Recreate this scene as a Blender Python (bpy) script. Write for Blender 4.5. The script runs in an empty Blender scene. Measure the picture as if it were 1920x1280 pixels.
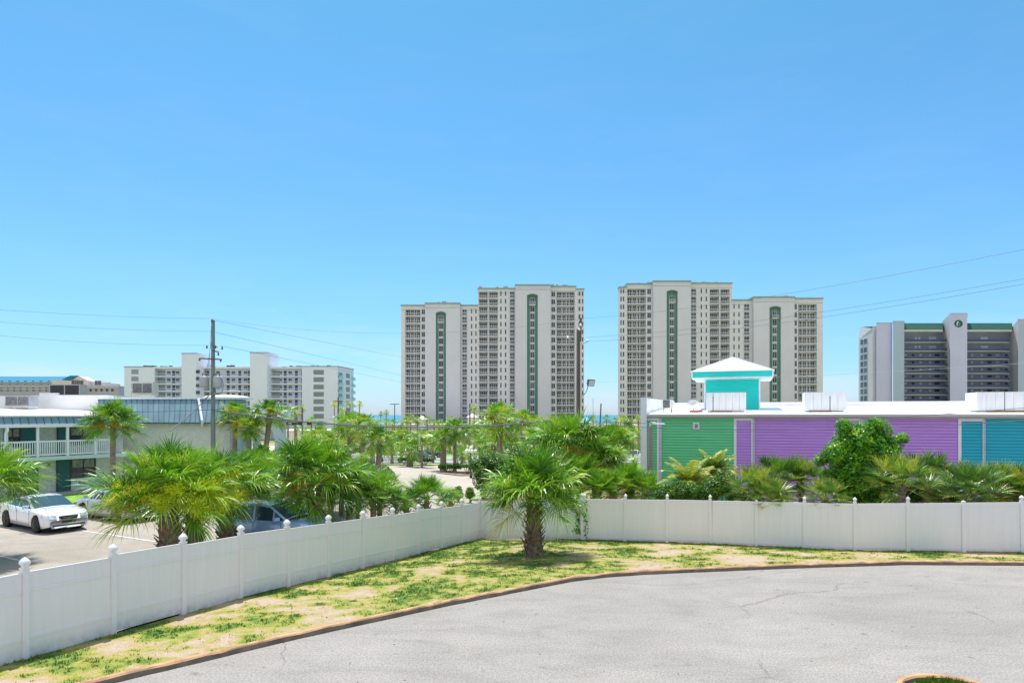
import bpy, bmesh, math, random
from mathutils import Vector, Matrix, noise, geometry
R = math.radians
F = 1200.0; CH = 5.2; HY = 777.0
C = bpy.context.scene.collection
def PX(px, d): return (px-960.0)/F*d
def PZ(py, d): return CH-(py-HY)/F*d
def lerp(a, b, t): return a+(b-a)*t
def sm(a, b, x):
    t = max(0., min(1., (x-a)/(b-a))); return t*t*(3-2*t)
def interp(x, pts):
    if x <= pts[0][0]: return pts[0][1]
    for (a, p), (b, q) in zip(pts, pts[1:]):
        if x <= b: return p+(q-p)*(x-a)/(b-a)
    return pts[-1][1]
def zg(x, y):
    zr = interp(y, [(0, 0), (20, 0), (31, -1.05), (60, -1.4), (92, -2.0), (125, -3.3), (170, -4.)])
    zl = interp(y, [(0, 0), (46, 0), (60, -.6), (92, -2.0), (125, -3.3), (170, -4.)])
    z2 = interp(y, [(0, 0), (24, .05), (40, -.3), (60, -1.2), (92, -2.0), (125, -3.3), (170, -4.)])
    z = lerp(zl, zr, sm(-14, -4, x)); return lerp(z, z2, sm(8, 18, x))

# ------------------------------------------------------------------ materials
M = {}
def newmat(name):
    m = bpy.data.materials.new(name); m.use_nodes = True; M[name] = m
    nt = m.node_tree; return m, nt, nt.nodes['Principled BSDF']
def N(nt, typ, **kw):
    n = nt.nodes.new(typ)
    for k, v in kw.items():
        if k in n.inputs: n.inputs[k].default_value = v
        else: setattr(n, k, v)
    return n
def ramp(nt, stops, fac):
    r = nt.nodes.new('ShaderNodeValToRGB'); e = r.color_ramp.elements
    while len(e) < len(stops): e.new(.5)
    for el, (p, c) in zip(e, stops):
        el.position = p; el.color = (c[0], c[1], c[2], 1)
    nt.links.new(fac, r.inputs[0]); return r.outputs[0]
def pm(name, col, rough=.7, var=.12, scale=2., metal=0., bump=0., bscale=30., spec=.5, coat=0., detail=4., streak=None, world=False, hi=None):
    m, nt, b = newmat(name)
    tc = N(nt, 'ShaderNodeTexCoord')
    src = tc.outputs['Object']
    if world: src = N(nt, 'ShaderNodeNewGeometry').outputs['Position']
    if streak:
        mp = N(nt, 'ShaderNodeMapping'); mp.inputs['Scale'].default_value = streak
        nt.links.new(src, mp.inputs[0]); src = mp.outputs[0]
    n = N(nt, 'ShaderNodeTexNoise', Scale=scale, Detail=detail, Roughness=.6)
    nt.links.new(src, n.inputs['Vector'])
    lo = [c*(1-var) for c in col]; hi = hi or [min(1, c*(1+var)) for c in col]
    nt.links.new(ramp(nt, [(.3, lo), (.7, hi)], n.outputs[0]), b.inputs['Base Color'])
    b.inputs['Roughness'].default_value = rough; b.inputs['Metallic'].default_value = metal
    b.inputs['Specular IOR Level'].default_value = spec
    if coat: b.inputs['Coat Weight'].default_value = coat; b.inputs['Coat Roughness'].default_value = .05
    if bump:
        n2 = N(nt, 'ShaderNodeTexNoise', Scale=bscale, Detail=4.)
        nt.links.new(tc.outputs['Object'], n2.inputs['Vector'])
        bp = N(nt, 'ShaderNodeBump', Strength=bump, Distance=.02)
        nt.links.new(n2.outputs[0], bp.inputs['Height']); nt.links.new(bp.outputs[0], b.inputs['Normal'])
    return m
def leafmat(name, stops, trans=.35, rough=.36, nscale=.9):
    m, nt, b = newmat(name)
    at = N(nt, 'ShaderNodeAttribute', attribute_name='tint')
    tc = N(nt, 'ShaderNodeTexCoord')
    n = N(nt, 'ShaderNodeTexNoise', Scale=nscale, Detail=2.)
    nt.links.new(tc.outputs['Object'], n.inputs['Vector'])
    mm = N(nt, 'ShaderNodeMath', operation='MULTIPLY_ADD'); mm.inputs[1].default_value = .25; 
    nt.links.new(n.outputs[0], mm.inputs[0])
    ad = N(nt, 'ShaderNodeMath', operation='ADD'); ad.inputs[1].default_value = -.125
    nt.links.new(at.outputs['Fac'], ad.inputs[0]); nt.links.new(ad.outputs[0], mm.inputs[2])
    col = ramp(nt, stops, mm.outputs[0])
    nt.links.new(col, b.inputs['Base Color']); b.inputs['Roughness'].default_value = rough
    b.inputs['Specular IOR Level'].default_value = .5
    tr = N(nt, 'ShaderNodeBsdfTranslucent'); g = N(nt, 'ShaderNodeMixRGB', blend_type='MULTIPLY'); g.inputs[0].default_value = 1
    g.inputs[2].default_value = (1., 1., .5, 1); nt.links.new(col, g.inputs[1]); nt.links.new(g.outputs[0], tr.inputs[0])
    mx = N(nt, 'ShaderNodeMixShader'); mx.inputs[0].default_value = trans
    out = nt.nodes['Material Output']
    nt.links.new(b.outputs[0], mx.inputs[1]); nt.links.new(tr.outputs[0], mx.inputs[2]); nt.links.new(mx.outputs[0], out.inputs[0])
    return m
leafmat('frond', [(0., (.025, .085, .012)), (.3, (.085, .25, .018)), (.55, (.23, .47, .03)), (.8, (.50, .62, .10)), (1., (.66, .50, .20))], .28)
leafmat('frond_dark', [(0., (.02, .065, .018)), (.3, (.065, .17, .03)), (.55, (.18, .34, .05)), (.8, (.56, .56, .12)), (1., (.66, .40, .14))], .32)
leafmat('broadleaf', [(0., (.03, .12, .01)), (.4, (.10, .32, .012)), (.7, (.20, .50, .02)), (1., (.42, .64, .06))], .4)
leafmat('hedge_leaf', [(0., (.025, .085, .012)), (.5, (.07, .21, .018)), (1., (.22, .40, .04))], .35)
leafmat('blossom', [(0., (.55, .72, .03)), (.5, (.80, .86, .04)), (1., (.92, .90, .10))], .5)
leafmat('blossom_gold', [(0., (.42, .34, .05)), (.5, (.62, .52, .05)), (1., (.68, .44, .14))], .4)
leafmat('blade', [(0., (.05, .12, .015)), (.4, (.13, .22, .025)), (.7, (.34, .32, .07)), (1., (.50, .40, .20))], .3)
pm('boot', (.20, .145, .10), .95, .6, 5., bump=.8, bscale=14)
pm('boot_red', (.32, .15, .06), .9, .4, 6., bump=.5, bscale=14)
pm('bark', (.27, .21, .165), .95, .35, 3., bump=.8, bscale=10, streak=(1, 1, 5))
pm('wood', (.16, .12, .09), .95, .3, 3.)
pm('vinyl', (.80, .79, .79), .35, .03, 2.2, streak=(5, 5, .3))
def dirty(nm):
    m = M[nm]; nt = m.node_tree; b = nt.nodes['Principled BSDF']; src = b.inputs['Base Color'].links[0].from_socket; L = nt.links.new
    g = N(nt, 'ShaderNodeNewGeometry'); n = N(nt, 'ShaderNodeTexNoise', Scale=5., Detail=6., Roughness=.7); L(g.outputs['Position'], n.inputs[0])
    at = N(nt, 'ShaderNodeAttribute', attribute_name='tint'); pw = N(nt, 'ShaderNodeMath', operation='POWER'); pw.inputs[1].default_value = 1.7; L(at.outputs['Fac'], pw.inputs[0])
    mu = N(nt, 'ShaderNodeMath', operation='MULTIPLY'); L(ramp(nt, [(.38, (.08, .08, .08)), (.7, (.85, .85, .85))], n.outputs[0]), mu.inputs[0]); L(pw.outputs[0], mu.inputs[1])
    mx = N(nt, 'ShaderNodeMixRGB'); L(mu.outputs[0], mx.inputs[0]); L(src, mx.inputs[1]); mx.inputs[2].default_value = (.36, .33, .25, 1); L(mx.outputs[0], b.inputs['Base Color'])
dirty('vinyl')
pm('vinyl_rail', (.74, .74, .76), .4, .03, 1.3)
pm('vinyl_stain', (.55, .55, .50), .5, .2, 3.)
pm('white_paint', (.82, .82, .82), .5, .03, 1.)
pm('trim_white', (.80, .84, .90), .5, .04, 2.)
pm('roof_white', (.86, .86, .85), .6, .08, .6)
pm('metal_white', (.80, .81, .82), .45, .08, 1.5, streak=(4, 4, .5))
pm('metal_roof', (.82, .82, .83), .35, .04, 1.)
pm('grey_metal', (.42, .43, .44), .5, .12, 3.)
pm('dark_metal', (.05, .05, .055), .5, .2, 3.)
pm('fin', (.22, .22, .22), .6, .4, 9.)
pm('glass', (.035, .055, .085), .08, .5, .35, spec=.8)
pm('glass_far', (.03, .04, .06), .25, .7, .45, spec=.5, world=True, detail=3., hi=[.13, .15, .18])
pm('curtain', (.30, .29, .27), .9, .4, 4.)
pm('tower_wall', (.69, .67, .67), .8, .05, .12)
pm('tower_panel', (.63, .62, .65), .8, .04, .15)
pm('tower_trim', (.24, .33, .27), .7, .06, .3)
pm('tower_green', (.10, .21, .16), .7, .06, .3)
pm('tower_rail', (.62, .65, .68), .5, .05, .6)
pm('hotel_white', (.72, .76, .84), .8, .03, .15)
pm('hotel_back', (.44, .50, .62), .8, .06, .3)
pm('hotel_rail', (.55, .63, .76), .6, .05, .5)
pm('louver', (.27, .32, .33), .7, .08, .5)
pm('door_navy', (.04, .06, .14), .6, .2, 1.)
pm('aqua_rail', (.20, .62, .66), .3, .1, .5)
pm('condo_lilac', (.54, .54, .70), .8, .04, .15)
pm('condo_teal', (.40, .48, .57), .8, .04, .15)
pm('condo_pale', (.58, .57, .60), .8, .05, .3)
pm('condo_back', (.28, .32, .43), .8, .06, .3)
pm('condo_rail', (.08, .11, .19), .6, .1, .6)
pm('condo_slab', (.42, .41, .44), .8, .08, .4)
pm('roof_green', (.004, .085, .05), .6, .12, .6)
pm('roof_blue', (.0, .19, .32), .6, .10, .3)
pm('resort_grey', (.44, .43, .46), .8, .05, .2)
pm('resort_cream', (.66, .60, .52), .8, .05, .2)
pm('motel_metal', (.16, .28, .33), .35, .18, 1.2, streak=(1, 1, .6))
pm('motel_seam', (.04, .085, .10), .4, .15, 1.)
pm('stucco', (.62, .66, .62), .95, .14, 5., bump=1., bscale=9)
pm('stucco_cream', (.62, .67, .61), .9, .08, 3., bump=.6, bscale=9)
pm('motel_paint', (.55, .68, .70), .6, .06, 2.)
pm('door_teal', (.02, .14, .145), .5, .12, 2.)
pm('siding_green', (.13, .66, .29), .55, .05, 1.2, streak=(1, 1, 5))
pm('siding_purple', (.53, .28, .80), .55, .06, 1.2, streak=(1, 1, 5))
pm('siding_teal', (.004, .44, .58), .55, .06, 1.2, streak=(1, 1, 5))
pm('siding_turquoise', (.004, .70, .62), .55, .04, 1.2, streak=(1, 1, 5))
pm('siding_green_joint', (.04, .28, .11)); pm('siding_purple_joint', (.26, .11, .36)); pm('siding_teal_joint', (.002, .19, .27)); pm('siding_turquoise_joint', (.002, .42, .38))  # darker siding tones that paint the shadow line under each lap
pm('gutter', (.50, .55, .62), .45, .12, 1.5, streak=(.4, .4, 3))
pm('soffit', (.55, .55, .53), .7, .12, 1.)
pm('pole_wood', (.14, .115, .10), .95, .3, 3., bump=.5, bscale=12, streak=(4, 4, .3))
pm('pole_grey', (.30, .28, .26), .8, .08, 3.)
pm('pole_green', (.20, .25, .22), .9, .2, 3., streak=(4, 4, .3))
pm('wire', (.10, .12, .14), .6, .1, 1.)
pm('wire_pale', (.40, .45, .50), .6, .1, 1.)
pm('ceramic', (.18, .15, .14), .4, .2, 5.)
pm('red_box', (.52, .10, .05), .7, .1, 5.)
pm('rust_wood', (.25, .17, .07), .9, .3, 5.)
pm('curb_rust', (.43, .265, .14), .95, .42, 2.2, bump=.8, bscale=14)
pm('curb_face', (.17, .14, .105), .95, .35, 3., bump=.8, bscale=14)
pm('sand', (.62, .52, .40), .95, .15, 1.2, bump=.5, bscale=10)
pm('mulch', (.26, .17, .11), 1., .35, 6., bump=1., bscale=20)
pm('lawn_green', (.17, .33, .035), .95, .45, 1.2, bump=.5, bscale=14)
pm('road_line', (.66, .66, .64), .8, .2, 6.)
pm('car_white', (.83, .84, .86), .22, .01, 1., coat=1.)
pm('car_silver', (.58, .61, .66), .28, .02, 1., metal=.35, coat=1.)
pm('car_blue', (.32, .50, .80), .25, .03, 1., metal=.2, coat=1.)
pm('car_navy', (.02, .05, .12), .25, .03, 1., metal=.2, coat=1.)
pm('car_black', (.015, .018, .025), .2, .03, 1., coat=1.)
pm('car_red', (.45, .02, .03), .25, .03, 1., coat=1.)
pm('tyre', (.02, .02, .02), .8, .1, 5.)
pm('rim_dark', (.05, .05, .055), .3, .1, 5., metal=.6)
pm('rim', (.55, .56, .58), .3, .05, 5., metal=.8)
pm('tail_red', (.5, .02, .015), .2, .1, 5.)
pm('lamp_glass', (.62, .66, .70), .1, .2, 12., spec=.9)
pm('car_glass', (.03, .075, .10), .05, .1, 1., spec=1.)
pm('black_plastic', (.02, .02, .02), .5, .1, 5.)
pm('chrome', (.75, .75, .76), .12, .02, 5., metal=1.)
pm('globe', (.85, .85, .85), .3, .02, 5.)
pm('sign_green', (.0, .22, .13), .4, .05, 5.)
pm('orange', (.62, .18, .02), .5, .05, 5.)
pm('poster_blue', (.10, .38, .66), .5, .05, 1.)
pm('concrete', (.47, .45, .42), .9, .1, .8)

def pavement(name, c1, c2, crack=.5, cscale=.35, fine=60., speck=.25):
    m, nt, b = newmat(name)
    tc = N(nt, 'ShaderNodeTexCoord'); L = nt.links.new
    n1 = N(nt, 'ShaderNodeTexNoise', Scale=.22, Detail=6., Roughness=.65, Distortion=.6); L(tc.outputs['Object'], n1.inputs[0])
    base = ramp(nt, [(.3, c1), (.7, c2)], n1.outputs[0])
    n2 = N(nt, 'ShaderNodeTexNoise', Scale=fine, Detail=5., Roughness=.8); L(tc.outputs['Object'], n2.inputs[0])
    sp = ramp(nt, [(.3, (1-speck,)*3), (.5, (1, 1, 1)), (.72, (1+speck,)*3)], n2.outputs[0])
    mp5 = N(nt, 'ShaderNodeMapping'); mp5.inputs['Scale'].default_value = (.55, 1.6, 1); mp5.inputs['Rotation'].default_value = (0, 0, .35); L(tc.outputs['Object'], mp5.inputs[0])
    n5 = N(nt, 'ShaderNodeTexNoise', Scale=.8, Detail=7., Roughness=.7, Distortion=1.); L(mp5.outputs[0], n5.inputs[0])
    n6 = N(nt, 'ShaderNodeTexNoise', Scale=2.6, Detail=2.); L(tc.outputs['Object'], n6.inputs[0])
    w5 = N(nt, 'ShaderNodeMixRGB', blend_type='MULTIPLY'); w5.inputs[0].default_value = 1; L(ramp(nt, [(.3, (.84, .84, .84)), (.5, (1, 1, 1)), (.7, (1.1, 1.08, 1.05))], n5.outputs[0]), w5.inputs[1]); L(ramp(nt, [(.24, (.72, .71, .70)), (.33, (1, 1, 1))], n6.outputs[0]), w5.inputs[2])
    m0 = N(nt, 'ShaderNodeMixRGB', blend_type='MULTIPLY'); m0.inputs[0].default_value = 1; L(base, m0.inputs[1]); L(w5.outputs[0], m0.inputs[2]); base = m0.outputs[0]
    mu = N(nt, 'ShaderNodeMixRGB', blend_type='MULTIPLY'); mu.inputs[0].default_value = 1; L(base, mu.inputs[1]); L(sp, mu.inputs[2])
    nd = N(nt, 'ShaderNodeTexNoise', Scale=.8, Detail=5.); L(tc.outputs['Object'], nd.inputs[0])
    va = N(nt, 'ShaderNodeVectorMath', operation='MULTIPLY_ADD'); va.inputs[1].default_value = (1.2, 1.2, 0)
    L(nd.outputs['Color'], va.inputs[0]); L(tc.outputs['Object'], va.inputs[2])
    vo = N(nt, 'ShaderNodeTexVoronoi', feature='DISTANCE_TO_EDGE', Scale=cscale); L(va.outputs[0], vo.inputs['Vector'])
    cr = ramp(nt, [(0., (1, 1, 1)), (.0010, (.8, .8, .8)), (.0024, (0, 0, 0))], vo.outputs['Distance'])
    n3 = N(nt, 'ShaderNodeTexNoise', Scale=.17, Detail=1.); L(tc.outputs['Object'], n3.inputs[0])
    mk = ramp(nt, [(.49, (0, 0, 0)), (.55, (crack,)*3)], n3.outputs[0])
    mm = N(nt, 'ShaderNodeMath', operation='MULTIPLY'); L(cr, mm.inputs[0]); L(mk, mm.inputs[1])
    fx = N(nt, 'ShaderNodeMixRGB'); L(mm.outputs[0], fx.inputs[0]); L(mu.outputs[0], fx.inputs[1]); fx.inputs[2].default_value = (.10, .08, .065, 1)
    L(fx.outputs[0], b.inputs['Base Color']); b.inputs['Roughness'].default_value = .9
    bp = N(nt, 'ShaderNodeBump', Strength=.35, Distance=.006); L(n2.outputs[0], bp.inputs['Height']); L(bp.outputs[0], b.inputs['Normal'])
    return m
pavement('asphalt_front', (.25, .235, .21), (.315, .296, .268), .5, .13, 22., .55)
pavement('asphalt_lot', (.28, .25, .205), (.40, .355, .30), .9, .2, 25., .4)
pavement('concrete_lot', (.38, .34, .28), (.46, .41, .35), .4, .15, 20., .1)
pavement('asphalt_street', (.30, .30, .31), (.38, .38, .39), .2, .1, 20., .1)

def lawn_mat():
    m, nt, b = newmat('lawn'); L = nt.links.new
    tc = N(nt, 'ShaderNodeTexCoord'); at = N(nt, 'ShaderNodeAttribute', attribute_name='tint')
    n = N(nt, 'ShaderNodeTexNoise', Scale=7., Detail=5., Roughness=.75); L(tc.outputs['Object'], n.inputs[0])
    a = N(nt, 'ShaderNodeMath', operation='MULTIPLY_ADD'); a.inputs[1].default_value = .9; L(n.outputs[0], a.inputs[0])
    s = N(nt, 'ShaderNodeMath', operation='SUBTRACT'); s.inputs[1].default_value = .45; L(at.outputs['Fac'], s.inputs[0]); L(s.outputs[0], a.inputs[2])
    col = ramp(nt, [(.20, (.46, .36, .26)), (.34, (.41, .32, .19)), (.46, (.37, .32, .085)), (.60, (.26, .29, .045)), (.82, (.10, .20, .03))], a.outputs[0])
    n2 = N(nt, 'ShaderNodeTexNoise', Scale=30., Detail=3.); L(tc.outputs['Object'], n2.inputs[0])
    sp = ramp(nt, [(.3, (.6, .6, .6)), (.6, (1.1, 1.1, 1.1))], n2.outputs[0])
    mu = N(nt, 'ShaderNodeMixRGB', blend_type='MULTIPLY'); mu.inputs[0].default_value = .8; L(col, mu.inputs[1]); L(sp, mu.inputs[2])
    L(mu.outputs[0], b.inputs['Base Color']); b.inputs['Roughness'].default_value = 1
    bp = N(nt, 'ShaderNodeBump', Strength=.9, Distance=.03); L(n2.outputs[0], bp.inputs['Height']); L(bp.outputs[0], b.inputs['Normal'])
lawn_mat()
def terrain_mat():
    m, nt, b = newmat('terrain'); L = nt.links.new
    tc = N(nt, 'ShaderNodeTexCoord')
    n = N(nt, 'ShaderNodeTexNoise', Scale=.12, Detail=8., Roughness=.7); L(tc.outputs['Object'], n.inputs[0])
    L(ramp(nt, [(.35, (.52, .44, .33)), (.48, (.30, .30, .08)), (.6, (.10, .19, .03))], n.outputs[0]), b.inputs['Base Color'])
    b.inputs['Roughness'].default_value = 1
terrain_mat()
def sea_mat():
    m, nt, b = newmat('sea'); L = nt.links.new
    tc = N(nt, 'ShaderNodeTexCoord')
    n = N(nt, 'ShaderNodeTexNoise', Scale=.01, Detail=6.); L(tc.outputs['Object'], n.inputs[0])
    L(ramp(nt, [(.3, (.02, .16, .24)), (.7, (.03, .24, .32))], n.outputs[0]), b.inputs['Base Color'])
    b.inputs['Roughness'].default_value = .5
    n2 = N(nt, 'ShaderNodeTexNoise', Scale=.3, Detail=4.); L(tc.outputs['Object'], n2.inputs[0])
    bp = N(nt, 'ShaderNodeBump', Strength=1., Distance=.6); L(n2.outputs[0], bp.inputs['Height']); L(bp.outputs[0], b.inputs['Normal'])
sea_mat()

# ------------------------------------------------------------------ mesh builder
class MB:
    def __init__(s): s.v = []; s.f = []; s.m = []; s.t = []; s.tint = 0.; s.mi = 0
    def pt(s, p): s.v.append((p[0], p[1], p[2])); s.t.append(s.tint); return len(s.v)-1
    def face(s, idx, m=None): s.f.append(tuple(idx)); s.m.append(s.mi if m is None else m)
    def poly(s, pts, m=None): s.face([s.pt(p) for p in pts], m)
    def box(s, x0, x1, y0, y1, z0, z1, m=None):
        a = [s.pt(p) for p in ((x0,y0,z0),(x1,y0,z0),(x1,y1,z0),(x0,y1,z0),(x0,y0,z1),(x1,y0,z1),(x1,y1,z1),(x0,y1,z1))]
        for q in ((0,3,2,1),(4,5,6,7),(0,1,5,4),(1,2,6,5),(2,3,7,6),(3,0,4,7)): s.face([a[i] for i in q], m)
    def hexa(s, b, t, m=None):   # bottom 4 pts, top 4 pts (ccw from above)
        a = [s.pt(p) for p in list(b)+list(t)]; n = len(b)
        s.face([a[i] for i in range(n-1, -1, -1)], m); s.face([a[n+i] for i in range(n)], m)
        for i in range(n): j = (i+1) % n; s.face([a[i], a[j], a[n+j], a[n+i]], m)
    def bar(s, p, q, w, h, m=None):
        p = Vector(p); q = Vector(q); d = (q-p).normalized(); up = Vector((0,0,1))
        if abs(d.z) > .95: up = Vector((0,1,0))
        a = d.cross(up).normalized()*w/2; c = a.cross(d).normalized()*h/2
        s.hexa([p-a-c, p+a-c, p+a+c, p-a+c], [q-a-c, q+a-c, q+a+c, q-a+c], m)
    def tube(s, pts, rs, n=8, m=None, cap=True):
        pts = [Vector(p) for p in pts]; 
        if not hasattr(rs, '__len__'): rs = [rs]*len(pts)
        rings = []; prev = None
        for i, p in enumerate(pts):
            d = (pts[min(i+1, len(pts)-1)]-pts[max(i-1, 0)]).normalized()
            if prev is None:
                up = Vector((0,0,1)) if abs(d.z) < .9 else Vector((1,0,0)); a = d.cross(up).normalized()
            else: a = (prev-d*prev.dot(d)).normalized()
            prev = a; b = d.cross(a)
            rings.append([s.pt(p+(a*math.cos(6.28318*k/n)+b*math.sin(6.28318*k/n))*rs[i]) for k in range(n)])
        for r0, r1 in zip(rings, rings[1:]):
            for k in range(n): s.face([r0[k], r0[(k+1)%n], r1[(k+1)%n], r1[k]], m)
        if cap: s.face(rings[0][::-1], m); s.face(rings[-1], m)
    def lathe(s, prof, n=10, c=(0,0,0), m=None):
        s.tube([(c[0], c[1], c[2]+z) for r, z in prof], [r for r, z in prof], n, m)
    def sphere(s, c, r, n=10, sz=1., m=None):
        k = max(4, n//2+1); s.lathe([(max(.001, r*math.sin(math.pi*i/k)), -r*sz*math.cos(math.pi*i/k)) for i in range(k+1)], n, c, m)
    def mesh(s, name, mats, smooth=False):
        me = bpy.data.meshes.new(name); me.from_pydata(s.v, [], s.f)
        for x in mats: me.materials.append(M[x])
        me.polygons.foreach_set('material_index', s.m)
        if any(s.t):
            at = me.attributes.new('tint', 'FLOAT', 'POINT'); at.data.foreach_set('value', s.t)
        if smooth: me.polygons.foreach_set('use_smooth', [True]*len(s.f))
        me.update(); return me
    def build(s, name, mats, parent=None, smooth=False, loc=None):
        if isinstance(mats, str): mats = [mats]
        return put(name, s.mesh(name, mats, smooth), parent, loc)
def put(name, me, parent=None, loc=None, rz=0., sc=None):
    o = bpy.data.objects.new(name, me); C.objects.link(o)
    if parent: o.parent = parent
    if loc: o.location = loc
    if rz: o.rotation_euler = (0, 0, rz)
    if sc: o.scale = (sc, sc, sc) if not hasattr(sc, '__len__') else sc
    return o
def tag(o, label=None, cat=None, group=None, kind=None):
    if label: o['label'] = label
    if cat: o['category'] = cat
    if group: o['group'] = group
    if kind: o['kind'] = kind
    return o
def thing(name, loc, rz, label, cat, group=None):
    o = put(name, None, None, loc, rz); return tag(o, label, cat, group)
def capped(name, me, mats, parent, locs, cap=100, sub=None):
    """repeats of one part: first 100 (highest) as objects, the rest one stuff part"""
    locs = sorted(locs, key=lambda p: -p[2])
    for l in locs[:cap]:
        put(name, me, parent, l)
    rest = locs[cap:]
    if rest:
        v = [x.co.copy() for x in me.vertices]; fs = [tuple(p.vertices) for p in me.polygons]; mi = [p.material_index for p in me.polygons]
        b = MB()
        for l in rest:
            o = len(b.v)
            for c in v: b.pt((c.x+l[0], c.y+l[1], c.z+l[2]))
            for f, k in zip(fs, mi): b.face([o+i for i in f], k)
        tag(b.build(name, mats, parent), kind='stuff')

def sheet(name, poly, off, mat, step=2., zf=zg, tint=None, lab=None):
    bm = bmesh.new(); bm.faces.new([bm.verts.new((p[0], p[1], 0)) for p in poly])
    xs = [p[0] for p in poly]; ys = [p[1] for p in poly]
    def cuts(a, b, st):
        n = int((b-a)/st); return [a+st*(i+1) for i in range(n) if a+st*(i+1) < b-1e-4]
    for x in cuts(min(xs), max(xs), step):
        bmesh.ops.bisect_plane(bm, geom=bm.verts[:]+bm.edges[:]+bm.faces[:], plane_co=(x,0,0), plane_no=(1,0,0), dist=1e-5)
    for y in cuts(min(ys), max(ys), step):
        bmesh.ops.bisect_plane(bm, geom=bm.verts[:]+bm.edges[:]+bm.faces[:], plane_co=(0,y,0), plane_no=(0,1,0), dist=1e-5)
    for v in bm.verts: v.co.z = zf(v.co.x, v.co.y)+off
    bmesh.ops.recalc_face_normals(bm, faces=bm.faces[:])
    if bm.faces and sum(f.normal.z for f in bm.faces) < 0: bmesh.ops.reverse_faces(bm, faces=bm.faces[:])
    me = bpy.data.meshes.new(name); bm.to_mesh(me); bm.free(); me.materials.append(M[mat])
    if tint:
        at = me.attributes.new('tint', 'FLOAT', 'POINT'); at.data.foreach_set('value', [tint(v.co.x, v.co.y) for v in me.vertices])
    o = put(name, me); o['kind'] = 'structure'
    return o

# ------------------------------------------------------------------ ground, sea
CURB = [(-24, -2.2), (-16, 5.05), (-7.8, 12.34), (-4.9, 14.9), (-1.6, 17.5), (.64, 19.07), (1.9, 19.95), (3.0, 20.45), (4.3, 20.8), (6.0, 21.1), (9.8, 21.7), (13.7, 22.15), (17.6, 22.05), (24, 21.4), (42, 18.)]
def fl(t): d = 13.5*(1+.127*t); x = (46+191.9*t)/(1+.127*t); return (PX(x, d), d)
LT = [(-6, 1.98), (-2, 1.95), (0, 1.90), (3, 1.70), (7, 1.22), (11, .78)]
def fr(t): d = 29.3*(1-.02156*t); x = (1097+49.8*t)/(1-.02156*t); return (PX(x, d), d)
LP = [(fl(t)[0], fl(t)[1], interp(t, LT)) for t in range(-5, 12)]
MPX = [(941, 31.6), (1015.5, 30.5)]
MP = [LP[-1], (PX(941, 31.6), 31.6, .86), (PX(1015.5, 30.5), 30.5, 1.12), (fr(0)[0], fr(0)[1], 1.33)]
rt = [(0, 935.5), (2, 936.5), (3, 938), (4, 939.6), (5, 941.7), (6, 943.6), (7, 942.5), (8, 942), (9, 941), (14, 936)]
RP = [(fr(t)[0], fr(t)[1], PZ(interp(t, rt), fr(t)[1])) for t in range(0, 14)]
FLINE = [(a, b, c-1.83) for a, b, c in LP]+[(MP[1][0], MP[1][1], -.98), (MP[2][0], MP[2][1], -.78)]+[(a, b, c-1.83-.02) for a, b, c in RP]
def near(poly, x, y):
    best = (1e9, 0)
    for a, b in zip(poly, poly[1:]):
        dx, dy = b[0]-a[0], b[1]-a[1]; t = max(0, min(1, ((x-a[0])*dx+(y-a[1])*dy)/(dx*dx+dy*dy)))
        d = math.hypot(x-a[0]-dx*t, y-a[1]-dy*t)
        if d < best[0]: best = (d, lerp(a[2], b[2], t) if len(a) > 2 else 0)
    return best
def zlawn(x, y):
    dc, _ = near(CURB, x, y); df, fz = near(FLINE, x, y)
    v = dc/(dc+df+1e-6); return lerp(.12, fz-.01, v*v*(3-2*v)*.5+v*.5)+.02*noise.noise((x*.9, y*.9, 0))*min(1, dc*3)
def cover(x, y):
    df, _ = near(FLINE, x, y); dc, _ = near(CURB, x, y)
    n = .5+.55*noise.noise((x*.55, y*.8, 3.))+.42*noise.noise((x*2.1, y*2.6, 7.))+.25*noise.noise((x*5.5, y*6, 9.))
    mid = math.exp(-((x+.5)/5.5)**2)*.20
    v = n-.10+mid+.30*math.exp(-df/1.3)
    if x < -5: v -= .06
    return max(.02, min(1., v))
def in_lawn(x, y):
    # between curb line and fence line
    def side(poly):
        for a, b in zip(poly, poly[1:]):
            if min(a[0], b[0]) <= x <= max(a[0], b[0]): return a[1]+(b[1]-a[1])*(x-a[0])/(b[0]-a[0]+1e-9)
        return None
    c = side(CURB); f = side([(p[0], p[1]) for p in FLINE]); return c is not None and f is not None and c+.12 < y < f-.03

def grid_axis(pts):
    out = []
    for (a, b, st) in pts:
        n = max(1, int(round((b-a)/st))); out += [a+(b-a)*i/n for i in range(n)]
    return out+[pts[-1][1]]
gx = grid_axis([(-6000, -600, 900), (-600, -90, 30), (-90, 60, 3), (60, 600, 30), (600, 6000, 900)])
gy = grid_axis([(-400, -20, 60), (-20, 180, 3), (180, 320, 20), (320, 345, 6)])
m = MB(); idx = []
for y in gy:
    for x in gx:
        z = zg(x, y)-.22
        if y < 36: z -= .7*sm(36, 31, y)*sm(-16, -10, x+ (0 if y > 5 else 100))
        if y > 320: z = -4.2-1.8*(y-320)/25
        idx.append(m.pt((x, y, z)))
W = len(gx)
for j in range(len(gy)-1):
    for i in range(W-1): a = j*W+i; m.face([idx[a], idx[a+1], idx[a+W+1], idx[a+W]])
tag(m.build('ground', 'terrain'), kind='structure')
m = MB(); m.poly([(-16000, 333, -5.2), (16000, 333, -5.2), (16000, 15000, -5.2), (-16000, 15000, -5.2)])
tag(m.build('sea', 'sea'), kind='structure')
# front road, flat at z=0
m = MB(); m.poly([(p[0], p[1], 0) for p in CURB][::-1]+[(-24, -15, 0), (42, -15, 0)])
tag(m.build('road', 'asphalt_front'), kind='structure')
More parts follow.
